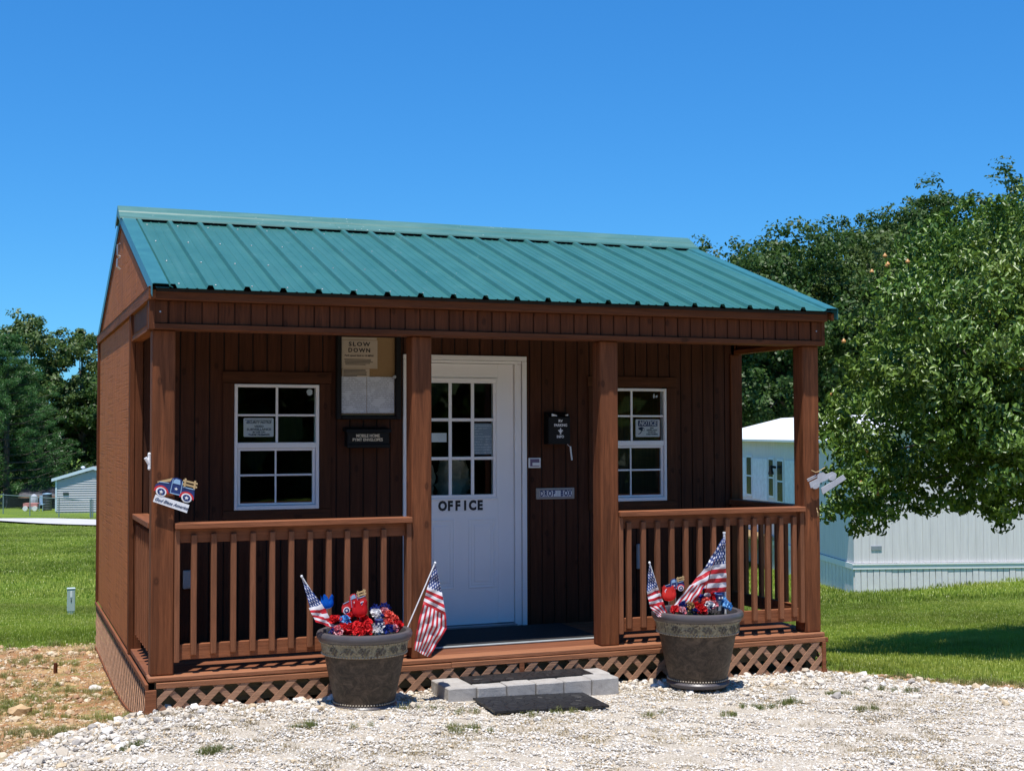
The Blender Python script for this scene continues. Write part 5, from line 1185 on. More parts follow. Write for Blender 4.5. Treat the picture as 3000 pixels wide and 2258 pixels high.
def tufts(name, n, dmin, dmax, lf, pred, src, label, s0, s1):
    x, y = region(n, dmin, dmax, lf, pred); z = ground_z(x, y) + .006; m = len(x); s = rng.uniform(s0, s1, m)
    return scatter(name, np.stack([x, y, z], -1), np.stack([0 * x, 0 * x, rng.uniform(0, 6.28, m)], -1), np.stack([s, s, s], -1), src, label)
tufts('soil_weeds', 16000, 7.5, 15.5, (-.55, .55), lambda x, y: dirt(x, y) & (nz(x, y, 1.6, 9) + .5 * nz(x, y, 5, 4) > -.05), T1, 'sparse weeds growing on the bare soil', .35, .9)
tufts('soil_straw', 9000, 7.5, 15.5, (-.55, .55), dirt, T2, 'dry straw lying on the bare soil', .5, 1.1)
tufts('lawn_fringe', 2600, 8, 15.5, (-.55, .55), lambda x, y: (np.abs(lawn_sd(x, y)) < .14) & (gravel_sd(x, y) < 0) & ~((x > -.02) & (x < L_) & (y > 0) & (y < W_)), T1, 'ragged grass edge of the lawn', .6, 1.2)
spots = [(2.15, -.93), (2.3, -.95), (2.45, -.9), (2.62, -.88), (1.55, -.55), (1.65, -.62), (1.8, -.75), (1.62, -1.15), (1.75, -1.25), (3.6, -1.15), (3.75, -1.2), (3.9, -1.1), (4.35, -.95), (4.75, -.85), (4.9, -.95), (1.1, -.95), (.75, -.85), (.2, -1.2), (-.2, -.9), (4.2, -1.5), (3.3, -1.3), (2.9, -1.15), (-.9, -.2)]
def inspots(x, y):
    k = np.zeros(len(x), bool)
    for i, (a, b) in enumerate(spots): k |= ((x - a) ** 2 + ((y - b) * 1.8) ** 2) < (.07 + .05 * ((i * 37) % 5) / 4) ** 2
    return k & gv(x, y)
tufts('gravel_weeds', 15000, 6, 10.5, (-.45, .5), inspots, T1, 'little weeds sprouting through the gravel', .35, .8)
tufts('gravel_straw', 9000, 6, 10.5, (-.45, .5), lambda x, y: gv(x, y) & (nz(x, y, 2.2, 3) > .0) & (rng.random(len(x)) < .5), T2, 'bits of dry straw on the gravel', .4, .9)

# ------------------------------------------------------------------ trees
def leafmat(name, c1, c2, c3, gloss=.06, rough=.35, trans=.35):
    t = NT(name); g = t.n('NewGeometry'); P = g.outputs['Position']; n = t.noise(P, .8, 3)
    c = t.mix(g.outputs['Random Per Island'], c1, c2); c = t.mix(t.mapr(n, .45, .7, 0, .55), c, c3)
    d = t.n('BsdfDiffuse'); t.l(c, d.inputs[0]); tr = t.n('BsdfTranslucent'); t.l(c, tr.inputs[0]); m = t.n('MixShader'); m.inputs[0].default_value = trans
    gl = t.n('BsdfGlossy'); gl.inputs['Roughness'].default_value = rough; m2 = t.n('MixShader'); m2.inputs[0].default_value = gloss
    t.l(d.outputs[0], m.inputs[1]); t.l(tr.outputs[0], m.inputs[2]); t.l(m.outputs[0], m2.inputs[1]); t.l(gl.outputs[0], m2.inputs[2]); t.l(m2.outputs[0], t.out.inputs[0]); return t.mat
def barkmat():
    t = NT('bark'); P = t.pos(); n = t.noise(t.mapping(P, (8, 8, 2)), 2, 5, .7); return t.bsdf(t.mix(n, (0.05, 0.04, 0.03), (0.17, 0.14, 0.11)), .9, bump=n, bstr=.8, bdist=.02)
M['bark'] = barkmat()
def leaves(name, P, N, size, mat_, parent, aspect=.5, droop=0.0, seed=1, fold=.25, simple=False):
    """P centres, N preferred normals; each leaf a folded six-point blade"""
    r_ = np.random.default_rng(seed); n = len(P)
    nn = N + r_.normal(0, .65, (n, 3)); nn /= np.linalg.norm(nn, axis=1, keepdims=True) + 1e-9
    t0 = r_.normal(0, 1, (n, 3)); t0[:, 2] -= droop; t0 -= (t0 * nn).sum(1, keepdims=True) * nn; t0 /= np.linalg.norm(t0, axis=1, keepdims=True) + 1e-9
    b0 = np.cross(nn, t0); s = (size * r_.uniform(.65, 1.25, n))[:, None]; w_ = s * aspect
    base = P - t0 * s * .5; tip = P + t0 * s * .5 - nn * s * .12; mid1 = P - t0 * s * .12; mid2 = P + t0 * s * .18 - nn * s * .03
    up = nn * s * fold * .5
    V = np.stack([base, mid1 + b0 * w_ * .5 + up, mid2 + b0 * w_ * .42 + up * .8, tip, mid2 - b0 * w_ * .42 + up * .8, mid1 - b0 * w_ * .5 + up], 1).reshape(-1, 3)
    if simple:
        V = np.stack([base, mid2 + b0 * w_ * .5, tip, mid1 - b0 * w_ * .5], 1).reshape(-1, 3)
    i = np.arange(n)[:, None] * 6; F = np.concatenate([i + np.array([[0, 1, 2, 3]]), i + np.array([[0, 3, 4, 5]])], 1).reshape(-1, 4).astype(np.int32)
    if simple: F = (np.arange(n)[:, None] * 4 + np.arange(4)[None, :]).astype(np.int32)
    me = bpy.data.meshes.new(name); me.vertices.add(len(V)); me.vertices.foreach_set('co', V.astype(np.float32).reshape(-1)); me.loops.add(F.size); me.loops.foreach_set('vertex_index', F.reshape(-1))
    me.polygons.add(len(F)); me.polygons.foreach_set('loop_start', np.arange(0, F.size, 4, dtype=np.int32)); me.polygons.foreach_set('loop_total', np.full(len(F), 4, np.int32)); me.materials.append(mat_); me.update(calc_edges=True)
    return link(me, name, parent)
def lobes_pts(lobes, n, r_, shell=.55, clump=0, csize=.3):
    """points near the surface of ellipsoidal lobes, gathered into clumps"""
    lobes = np.array(lobes, float); vol = (lobes[:, 3] ** 2); idx = r_.choice(len(lobes), n if not clump else clump, p=vol / vol.sum()); m = len(idx)
    v = r_.normal(0, 1, (m, 3)); v /= np.linalg.norm(v, axis=1, keepdims=True); rad = (1 - shell * r_.random(m) ** 1.6)[:, None]
    C = lobes[idx, :3] + v * lobes[idx, 3:4] * rad * np.array([1, 1, .85])
    if not clump: return C, v
    k = r_.integers(0, m, n); o = r_.normal(0, 1, (n, 3)); o /= np.linalg.norm(o, axis=1, keepdims=True); o *= (r_.random(n) ** .45)[:, None] * csize * r_.uniform(.5, 1.3, m)[k][:, None]
    o[:, 2] *= .7; return C[k] + o, v[k] * .6 + o / csize
def tree(name, label, x, y, h, crown_z, rx, rz, n, lsize, mat_, seed, group=None, nl=26, trunk_r=.18, clump=None, csize=.45, aspect=.7, shell=.5, cat='tree', base=None, lobes=None, droop=.3):
    r_ = np.random.default_rng(seed); z0 = gz(x, y) if base is None else base
    e = empty(name, (x, y, z0), label, cat, group)
    if lobes is None:
        lobes = []
        for i in range(nl):
            v = r_.normal(0, 1, 3); v /= np.linalg.norm(v); q = r_.random() ** .36 * .80
            lobes.append((x + v[0] * rx * q, y + v[1] * rx * q, z0 + crown_z + v[2] * rz * q, rx * r_.uniform(.24, .42)))
    P, N = lobes_pts(lobes, n, r_, shell, clump or n // 34, csize)
    leaves('crown', P, N + np.array([0, 0, .5]), lsize, mat_, e, aspect, droop, seed, simple=True)
    m = MB(); th_ = z0 + crown_z; m.tube([(x, y, z0 - .2), (x + .05 * rx, y, z0 + crown_z * .4), (x, y + .03 * rx, th_), (x, y, th_ + rz * .55)], [trunk_r * 1.2, trunk_r, trunk_r * .7, trunk_r * .2], 9)
    for i, lb in enumerate(lobes[:18]):
        s = r_.uniform(.35, .95); bz = z0 + crown_z * (.45 + .5 * s); b = Vector((x, y, bz)); tp_ = Vector(lb[:3]); md_ = b.lerp(tp_, .5) + Vector((0, 0, .06 * rz)); m.tube([b, md_, tp_], [trunk_r * .42, trunk_r * .26, trunk_r * .08], 6)
    m.build('trunk', M['bark'], e, smooth=True); return e
LM = {'a': leafmat('oak_leaves', (0.028, 0.070, 0.012), (0.080, 0.150, 0.026), (0.046, 0.092, 0.017), gloss=.03, rough=.5), 'b': leafmat('walnut_leaves', (0.060, 0.115, 0.022), (0.115, 0.185, 0.040), (0.13, 0.15, 0.040), gloss=.035, rough=.5),
      'c': leafmat('pine_needles', (0.040, 0.110, 0.028), (0.080, 0.180, 0.045), (0.055, 0.135, 0.038), gloss=.03, trans=.15), 'pear': leafmat('pear_leaves', (0.060, 0.140, 0.020), (0.18, 0.29, 0.045), (0.22, 0.27, 0.045), gloss=.045, rough=.38, trans=.25)}
# trees behind on the right: (depth, screen x of overview 0..2212, top y)
def ov(xo, d): return W(d, (xo * 1.3562 - 1500) / 3886.2 * d)
def topz(yo, d): return CAM[2] + (1269 - yo * 1.3562) / 3886.2 * d
bt = [(50, 1600, 488, 3.8, 'a', 'dark leafy tree just right of the cabin roof end, lowest of the row'), (47, 1705, 446, 3.9, 'a', 'rounded dark tree second from the left in the back row'), (52, 1800, 434, 3.9, 'a', 'dark tree third from the left in the back row'),
      (48, 1880, 418, 3.5, 'b', 'tree with loose tufted top fourth in the back row'), (52, 1965, 375, 3.9, 'a', 'tall dark tree fifth in the back row'), (50, 2070, 352, 3.8, 'a', 'tall narrow dark tree sixth in the back row'), (49, 2185, 340, 4.4, 'a', 'tallest dark tree at the right edge of the photo'), (56, 2330, 330, 4.5, 'a', 'dark tree beyond the right edge of the back row')]
for i, (d, xo, yo, rx, mk, lb) in enumerate(bt):
    x, y = ov(xo, d); z0 = gz(x, y); tz = topz(yo, d); H = tz - z0; rz_ = H * .47
    tree('broadleaf_tree', lb, x, y, H, H - rz_ * .98, rx, rz_, 62000, .15, LM[mk], 100 + i, 'trees behind the white mobile home', nl=85, clump=1300, csize=.42, trunk_r=.2, base=z0, shell=.75)
# low shrubs under them so no sky shows at the base
def shrubs(name, pts, rr, n, ls, mat_, label, seed, zc=1.2, csize=.5):
    r_ = np.random.default_rng(seed); lobes = []
    for (x, y) in pts:
        for k in range(4): lobes.append((x + r_.uniform(-1, 1) * rr, y + r_.uniform(-1, 1) * rr, gz(x, y) + zc * r_.uniform(.4, 1.6), rr * r_.uniform(.6, 1.0)))
    P, N = lobes_pts(lobes, n, r_, .6, n // 34, csize); o = leaves(name, P, N, ls, mat_, None, .7, .2, seed, simple=True); tag(o, label, None, None, 'stuff'); return o
shrubs('undergrowth', [ov(x, 60) for x in range(1480, 2400, 60)], 2.2, 30000, .26, LM['a'], 'dense undergrowth below the trees behind the mobile home', 5, 3.2, .7)
# left side
for i, (d, xo, yo, rx, mk, lb) in enumerate([(96, 66, 640, 4.0, 'b', 'open feathery tree left of the cabin behind the pine'), (97, 176, 665, 5.2, 'b', 'full leafy tree directly left of the cabin gable'), (96, 285, 735, 4.5, 'a', 'leafy tree hidden behind the cabin gable'), (97, 20, 760, 4.5, 'a', 'dark tree behind the pine at the left edge')]):
    x, y = ov(xo, d); z0 = gz(x, y); tz = topz(yo, d); H = tz - z0; rz_ = H * .50
    tree('broadleaf_tree', lb, x, y, H, H - rz_, rx, rz_, 30000, .25, LM[mk], 200 + i, 'trees behind the grey mobile home', nl=30, clump=420, csize=.62, trunk_r=.2, base=z0, shell=.75)
shrubs('hedge_growth', [ov(x, 100) for x in range(-60, 520, 60)], 2.2, 16000, .30, LM['b'], 'tangled brush behind the grey mobile home', 6, 2.4, .8)
# pine: whorled drooping branches carrying needle clumps
def pine(x, y, H, R0, label, seed, n):
    r_ = np.random.default_rng(seed); z0 = gz(x, y); e = empty('pine_tree', (x, y, z0), label, 'pine tree'); m = MB(); m.tube([(x, y, z0 - .3), (x, y, z0 + H * .5), (x, y, z0 + H)], [.25, .16, .03], 9); C = []
    k = 0; zz = .8
    while zz < H * .97:
        R1 = R0 * (1 - (zz / H) ** 1.3) + .4; nb = 8
        for b in range(nb):
            a = b * 6.283 / nb + k * .7 + r_.uniform(-.25, .25); L = R1 * r_.uniform(.75, 1.1); tip = Vector((x + L * math.cos(a), y + L * math.sin(a), z0 + zz + L * .16)); b0 = Vector((x, y, z0 + zz)); m.tube([b0, b0.lerp(tip, .5) + Vector((0, 0, -.06 * L)), tip], [.05, .03, .01], 5)
            for j in range(9):
                s = .28 + .72 * (j + 1) / 9; c = b0.lerp(tip, s); C.append((c.x + r_.normal(0, .16), c.y + r_.normal(0, .16), c.z + r_.normal(0, .10) - .05, .22 + .16 * r_.random()))
        zz += .52; k += 1
    C = np.array(C); idx = r_.integers(0, len(C), n); o = r_.normal(0, 1, (n, 3)); o /= np.linalg.norm(o, axis=1, keepdims=True); P = C[idx, :3] + o * (C[idx, 3:4] * (r_.random((n, 1)) ** .5)) * np.array([1.25, 1.25, .8])
    leaves('crown', P, o + np.array([0, 0, .6]), .20, LM['c'], e, .16, -.6, seed, simple=True); m.build('trunk', M['bark'], e, smooth=True)
px, py = ov(15, 89); pine(px, py, topz(715, 89) - gz(px, py), 5.4, 'large dark green pine at the left edge of the photo', 3, 80000)
px, py = ov(-95, 88); pine(px, py, topz(700, 88) - gz(px, py), 5.0, 'second pine just outside the left edge', 4, 40000)
# pear tree near on the right, crown built from drooping sprays
def pear():
    d0 = 13.2; cx_, cy_ = W(d0, 5.75); r_ = np.random.default_rng(77); z0 = gz(cx_, cy_); lobes = []
    def lob(xo, yo, rad, d):   # an overview position gives the lobe's place; every lobe has its own depth
        x, y = ov(xo, d); lobes.append((x, y, topz(yo, d), rad))
    sp = [(2010, 680, .5), (2100, 620, .5), (2190, 575, .5), (1960, 770, .5), (2060, 700, .7), (2190, 680, .7), (1900, 880, .5), (2000, 860, .7), (2120, 820, .9), (2230, 780, .9), (1865, 990, .42), (1950, 1000, .6), (2060, 970, .8), (2180, 960, .9), (1830, 1075, .34), (1910, 1085, .36), (2000, 1040, .45), (2120, 1040, .45), (2210, 1000, .5), (2300, 640, .7), (2330, 850, 1.0), (2400, 700, 1.1), (2450, 900, 1.0), (2130, 1090, .28), (1860, 1120, .22), (2300, 560, .5), (1950, 650, .3), (1890, 800, .33), (1945, 585, .28), (2030, 530, .32), (2120, 485, .34), (2205, 455, .4), (1895, 700, .28), (1850, 775, .26), (1815, 850, .24), (1808, 930, .27), (1800, 1010, .26), (1812, 1085, .24), (1795, 1120, .13), (1840, 1020, .3), (1835, 930, .33), (2110, 1115, .18), (1850, 1145, .14), (2010, 585, .25), (2110, 530, .25)]
    for i, (xo, yo, rad) in enumerate(sp): lob(xo, yo, rad, d0 + ((i * 7919) % 13 - 6) * .16)
    for i in range(8): lob(2250 + 120 * math.cos(i), 800 + 170 * math.sin(i * 1.7), .9, d0 + 1.2 * math.sin(i * 2.3))
    e = empty('pear_tree', (cx_, cy_, z0), 'large glossy leaved pear tree on the right lawn in front of the mobile home', 'tree')
    P, N = lobes_pts(lobes, 88000, r_, .74, 1500, .185); leaves('crown', P, N + np.array([0, 0, .35]), .066, LM['pear'], e, .46, 1.1, 7, fold=.35)
    m = MB(); m.tube([(cx_, cy_, z0 - .2), (cx_ + .05, cy_, z0 + .9), (cx_ - .03, cy_ + .04, z0 + 1.6), (cx_, cy_, z0 + 3.2)], [.14, .11, .09, .03], 10)
    for i, lb in enumerate(lobes):
        if lb[3] < .42: continue
        b = Vector((cx_, cy_, z0 + 1.0 + (i % 7) * .3)); t_ = Vector(lb[:3]); m.tube([b, b.lerp(t_, .5) + Vector((0, 0, .22)), t_], [.035, .022, .006], 6)
    m.build('trunk', M['bark'], e, smooth=True)
    pm = plain('ripe_pear_skin', (0.50, 0.24, 0.06), .4, var=.2, scale=30)
    for i in range(30):
        lb = lobes[r_.integers(0, len(sp))]; v = r_.normal(0, 1, 3); v[1] -= .8; v /= np.linalg.norm(v); p = (lb[0] + v[0] * lb[3] * .9, lb[1] + v[1] * lb[3] * .9, lb[2] + v[2] * lb[3] * .7)
        MB().lathe(p, [(.0005, -.024), (.016, -.021), (.022, -.008), (.019, .004), (.009, .015), (.005, .022), (.0005, .025)], 10).build('pear', pm, e, smooth=True)
pear()

# ------------------------------------------------------------------ white mobile home on the right
def mobile_white():
    o = np.array([14.748, 13.296]); ul = np.array([0.28802, 0.95762]); ur = np.array([0.95762, -0.28802])
    e = empty('mobile_home', (float(o[0]), float(o[1]), -1.67), 'pale blue white mobile home with white roof behind the pear tree', 'mobile home')
    LEN, WID = 12.2, 4.3
    def P(s, w_, z): q = o + ul * s + ur * w_; return (float(q[0]), float(q[1]), z)
    def block(name, s0, s1, w0, w1, z0, z1, mat_, parent=e):
        vs = [P(s, w_, z) for z in (z0, z1) for w_ in (w0, w1) for s in (s0, s1)]
        return MB().add(vs, [(0, 2, 3, 1), (4, 5, 7, 6), (0, 1, 5, 4), (2, 6, 7, 3), (0, 4, 6, 2), (1, 3, 7, 5)]).build(name, mat_, parent)
    def sid(name, c, ax):
        t = NT(name); P_ = t.pos(); g = t.noise(t.mapping(P_, (9, 9, .5)), 2.0, 5, .7); cc = t.mix(t.mapr(g, .35, .7), c, tuple(min(1, k * 1.18) for k in c)); st = t.noise(t.mapping(P_, (40, 40, 1.5)), 1.0, 3, .7)
        cc = t.mix(t.mapr(st, .58, .75, 0, .3), cc, (0.32, 0.37, 0.42)); return t.bsdf(cc, .6, bump=g, bstr=.15)
    m1 = sid('pale_blue_siding', (0.67, 0.63, 0.625), 0); m2 = plain('pale_skirting', (0.72, 0.70, 0.70), .5, var=.06); mw = plain('white_trim_metal', (0.80, 0.81, 0.83), .45, var=.02); mr = plain('white_roof_metal', (0.85, 0.86, 0.88), .4, var=.02); md = plain('dim_shutter_white', (0.80, 0.83, 0.86), .5)
    bw = sub('walls', e)
    block('wall_core', .02, LEN - .02, .02, WID - .02, -1.06, 1.31, m1, bw)
    n = 40
    for k in range(n):       # long side siding panels
        a, b = LEN * k / n, LEN * (k + 1) / n; block('siding_panel', a + .003, b - .003, -.004, .02, -1.05, 1.30, m1, bw)
    n = 28
    for k in range(n):
        a, b = WID * k / n, WID * (k + 1) / n; block('siding_panel', -.004, .02, a + .0018, b - .0018, -1.05, 1.30, m1, bw)
    g = MB(); 
    for s0 in (0.0, LEN - .02):
      g = MB(); g.add([P(s0, 0, 1.30), P(s0, WID, 1.30), P(s0, WID / 2, 1.86), P(s0 + .02, 0, 1.30), P(s0 + .02, WID, 1.30), P(s0 + .02, WID / 2, 1.86)], [(0, 1, 2), (5, 4, 3), (0, 3, 4, 1), (1, 4, 5, 2), (2, 5, 3, 0)]); g.build('gable', m1, bw)

    # belt trim
    block('belt_trim', -.03, LEN, -.035, -.005, -1.17, -1.06, mw); block('belt_trim', -.03, -.0045, -.004, WID, -1.17, -1.06, mw)
    block('belt_lip', -.045, -.031, -.05, WID, -1.085, -1.06, mw)
    # skirting panels, uneven widths
    sk = sub('skirting', e); r_ = random.Random(4); a = 0.0
    while a < WID:
        b = min(a + .125, WID); q = r_.uniform(-.004, .004); block('skirting_panel', -.012 + q, .01 + q, a + .009, b - .004, -2.1, -1.171, m2, sk); a = b
    a = 0.0
    while a < LEN:
        b = min(a + .22, LEN); block('skirting_panel', a + .012, b - .006, -.012, .01, -2.6, -1.171, m2, sk); a = b
    block('skirting_backing', .012, LEN - .02, .012, WID - .02, -2.6, -1.07, plain('shadowed_backing', (0.30, 0.33, 0.37), .8), sk)
    # roof
    m = MB(); ov_ = .22
    top = [P(-ov_, -ov_, 1.335), P(-ov_, WID / 2, 1.92), P(-ov_, WID + ov_, 1.335), P(LEN + ov_, -ov_, 1.335), P(LEN + ov_, WID / 2, 1.92), P(LEN + ov_, WID + ov_, 1.335)]
    bot = [(p[0], p[1], p[2] - .05) for p in top]; m.add(top + bot, [(0, 3, 4, 1), (1, 4, 5, 2), (6, 7, 10, 9), (7, 8, 11, 10), (0, 6, 9, 3), (2, 5, 11, 8), (0, 1, 7, 6), (1, 2, 8, 7), (3, 9, 10, 4), (4, 10, 11, 5)]); m.build('roof', mr, e)
    # windows on the long side (distance along it from the near corner)
    gd = plain('dark_window_glass', (0.015, 0.02, 0.022), .25, spec=.25)
    for (s0, s1, z0, z1) in ((4.80, 5.22, -.10, .83), (7.60, 8.02, -.05, .87), (5.60, 5.94, .0, .85)):
        wn = sub('window', e); block('frame', s0 - .05, s1 + .05, -.03, -.006, z0 - .05, z1 + .05, mw, wn); block('pane', s0, s1, -.036, -.031, z0, (z0 + z1) / 2 - .02, gd, wn); block('pane', s0, s1, -.036, -.031, (z0 + z1) / 2 + .02, z1, gd, wn)
    for (s0, s1) in ((6.10, 7.50), (8.12, 9.6), (3.3, 4.65)):
        sh = sub('panel_shutter', e); k = s0
        while k < s1 - .05: block('board', k + .01, min(k + .33, s1) - .005, -.028, -.005, -.15 if s0 > 6 else -.3, .86, md, sh); k += .33
    block('door', 5.52, 6.04, -.05, -.037, -1.0, .93, mw) if False else None
    lm = MB(); q = P(5.30, -.04, .68); lm.tube([q, P(5.30, -.16, .70)], .03, 8); lm.tube([P(5.30, -.16, .72), P(5.30, -.16, .52)], [.03, .07], 8); lm.build('wall_lamp', M['black'], e)
    hb = block('hose_fitting', -.02, .0 - .0045, .34, .55, -.80, -.72, plain('grey_metal_fitting', (0.25, 0.28, 0.31), .5))
    # wooden entrance deck
    dk_ = empty('entrance_deck', P(7.0, -.7, -1.6), 'pine entrance deck on the long side of the white mobile home', 'deck')
    block('deck_floor', 5.6, 8.9, -1.5, -.05, -1.0, -.95, M['pine'], dk_); 
    for s in (5.65, 7.2, 8.8): block('deck_post', s, s + .09, -1.5, -1.41, -2.2, -.08, M['pine'], dk_)
    block('handrail', 5.6, 8.9, -1.53, -1.38, -.08, -.04, M['pine'], dk_)
    k = 5.75
    while k < 8.8: block('baluster', k, k + .04, -1.47, -1.43, -.95, -.085, M['pine'], dk_); k += .13
    for j in range(3): block('rim_board', 5.6, 8.9, -1.545, -1.505, -1.0 - .11 * j - .10, -1.0 - .11 * j, M['pine'], dk_)
mobile_white()
# ------------------------------------------------------------------ grey mobile home on the left
def mobile_grey():
    d = 80; ll = lambda u: (u - 1500) / 3886.2 * d
    zb, zs, zeave, zp = -3.42, -3.12, -1.19, -.53
    l0 = ll(166); wid = 2 * (ll(272) - ll(166)); o = np.array(W(d, l0)); ux = RT * .985 + FW * .1; ux /= np.linalg.norm(ux); uy = np.array([-ux[1], ux[0]]); uy = uy if uy @ FW > 0 else -uy
    e = empty('mobile_home', (float(o[0]), float(o[1]), zb), 'grey lap sided mobile home end behind the chain link fence', 'mobile home')
    def P(a, b, z): q = o + ux * a + uy * b; return (float(q[0]), float(q[1]), z)
    def block(name, a0, a1, b0, b1, z0, z1, mat_, parent=e):
        vs = [P(a, b, z) for z in (z0, z1) for b in (b0, b1) for a in (a0, a1)]
        return MB().add(vs, [(0, 2, 3, 1), (4, 5, 7, 6), (0, 1, 5, 4), (2, 6, 7, 3), (0, 4, 6, 2), (1, 3, 7, 5)]).build(name, mat_, parent)
    ms = plain('grey_lap_siding', (0.50, 0.49, 0.50), .6, var=.04, scale=1.5); mt = plain('white_blue_trim', (0.62, 0.72, 0.80), .5, var=.03); mk = plain('weathered_skirting', (0.42, 0.41, 0.40), .8, var=.15)
    block('wall', .02, wid - .02, .06, 14, zs, zeave, ms)
    sdn = sub('siding', e); nrow = 18; hgt = (zp - .1 - zs) / nrow
    for k in range(nrow):
        z0 = zs + k * hgt; z1 = z0 + hgt; a0 = 0.0; zc = max(0, z1 - zeave); a0 = zc / (zp - zeave) * wid / 2; a1 = wid - a0
        if a1 - a0 < .3: continue
        vs = [P(a0, .0, z0), P(a1, .0, z0), P(a1, .045, z1), P(a0, .045, z1), P(a0, .06, z0), P(a1, .06, z0), P(a1, .06, z1), P(a0, .06, z1)]
        MB().add(vs, [(0, 1, 2, 3), (4, 7, 6, 5), (0, 4, 5, 1), (3, 2, 6, 7), (0, 3, 7, 4), (1, 5, 6, 2)]).build('siding_board', ms, sdn)
    block('corner_trim', -.04, .06, -.02, .06, zs, zeave, mt); block('corner_trim', wid - .06, wid + .04, -.02, .06, zs, zeave, mt)
    k = 0.0; sk = sub('skirting', e)
    while k < wid: block('skirting_panel', k, k + .19, .02, .06, zb - .3, zs - .003, mk, sk); k += .2
    block('skirting_side', .0, .04, .06, 14, zb - .5, zs - .003, mk, sk)
    block('vent_cover', .42, .75, -.03, -.002, -2.12, -1.98, plain('dark_green_vent', (0.03, 0.05, 0.045), .5))
    m = MB(); oh = .22
    top = [P(-oh, -.11, zeave - .02), P(wid / 2, -.11, zp + .05), P(wid + oh, -.11, zeave - .02), P(-oh, 14, zeave - .02), P(wid / 2, 14, zp + .05), P(wid + oh, 14, zeave - .02)]; bot = [(p[0], p[1], p[2] - .06) for p in top]
    m.add([(p[0], p[1], p[2] + .06) for p in top] + top, [(0, 3, 4, 1), (1, 4, 5, 2), (6, 7, 10, 9), (7, 8, 11, 10), (0, 6, 9, 3), (2, 5, 11, 8), (3, 9, 10, 4), (4, 10, 11, 5), (0, 1, 7, 6), (1, 2, 8, 7)]); m.build('roof', plain('grey_shingle_roof', (0.24, 0.22, 0.21), .9, var=.2, scale=3), e)
    m = MB(); f1 = [P(-oh - .02, -.14, zeave - .14), P(wid / 2, -.14, zp - .08), P(wid + oh + .02, -.14, zeave - .14), P(wid + oh + .02, -.14, zeave + .04), P(wid / 2, -.14, zp + .11), P(-oh - .02, -.14, zeave + .04)]; f2 = [(p[0] + uy[0] * .03, p[1] + uy[1] * .03, p[2]) for p in f1]
    m.add(f1 + f2, [(0, 1, 4, 5), (1, 2, 3, 4), (11, 10, 7, 6), (10, 9, 8, 7), (0, 6, 7, 1), (1, 7, 8, 2), (5, 4, 10, 11), (4, 3, 9, 10)]); m.build('rake_trim', mt, e)
    for a, b, c_ in ((1.25, 1.5, .14), (1.95, 3.0, .2), (2.05, 5.0, .2)):
        q = P(a, b, 0); zz = zeave + (zp - zeave) * (a / (wid / 2)); v = MB(); v.tube([(q[0], q[1], zz), (q[0], q[1], zz + .26)], .05, 8); v.lathe((q[0], q[1], zz + .26), [(.0001, .12), (c_ * .7, .08), (c_, .0), (.0001, -.02)], 10); v.build('roof_vent', mt, e, smooth=True)
mobile_grey()
# chain link fence, in front of it
def fence():
    t = NT('chain_link_mesh'); P_ = t.pos(); dd = t.n('BsdfDiffuse'); dd.inputs[0].default_value = (0.20, 0.24, 0.23, 1)
    M['mesh'] = t.mat; t.l(dd.outputs[0], t.out.inputs[0])
    gp = plain('dull_green_grey_pipe', (0.20, 0.27, 0.27), .5, metal=.2, var=.1)
    def seg(u0, d0, zt0, u1, d1, zt1, npost, label):
        x0, y0 = W(d0, (u0 - 1500) / 3886.2 * d0); x1, y1 = W(d1, (u1 - 1500) / 3886.2 * d1)
        e = empty('chain_link_fence', (x0, y0, gz(x0, y0)), label, 'fence'); A = Vector((x0, y0, zt0)); B = Vector((x1, y1, zt1)); MB().tube([A, B], .022, 6).build('top_rail', gp, e)
        for k in range(npost):
            p = A.lerp(B, k / (npost - 1)); g_ = gz(p.x, p.y); m = MB(); m.tube([(p.x, p.y, g_ - .1), (p.x, p.y, p.z + .04)], .028 if k < npost - 1 else .05, 8); m.ball((p.x, p.y, p.z + .05), .035 if k < npost - 1 else .06); m.build('fence_post', gp, e)
        m = MB(); Ld = (B - A).length; n = int(Ld / .16); dirv = (B - A) / n
        for k in range(n):
            a = A + dirv * k; g_ = gz(a.x, a.y)
            for s in (1, -1):
                h = a.z - g_; b = a + (B - A).normalized() * h * s; b.z = gz(b.x, b.y) if False else g_
                if (b - A).dot(B - A) < 0 or (b - B).dot(A - B) < 0: continue
                w_ = .0045; m.add([(a.x, a.y, a.z + w_), (a.x, a.y, a.z - w_), (b.x, b.y, b.z - w_), (b.x, b.y, b.z + w_)], [(0, 1, 2, 3)])
        tag(m.build('mesh_wire', M['mesh'], e, fixn=False), kind='stuff')
    seg(-60, 81.5, -2.08, 268, 69, -1.93, 5, 'long chain link fence along the lane before the grey mobile home')
    seg(274, 69, -1.93, 420, 68, -1.93, 3, 'chain link gate section right of the fence corner posts')
fence()
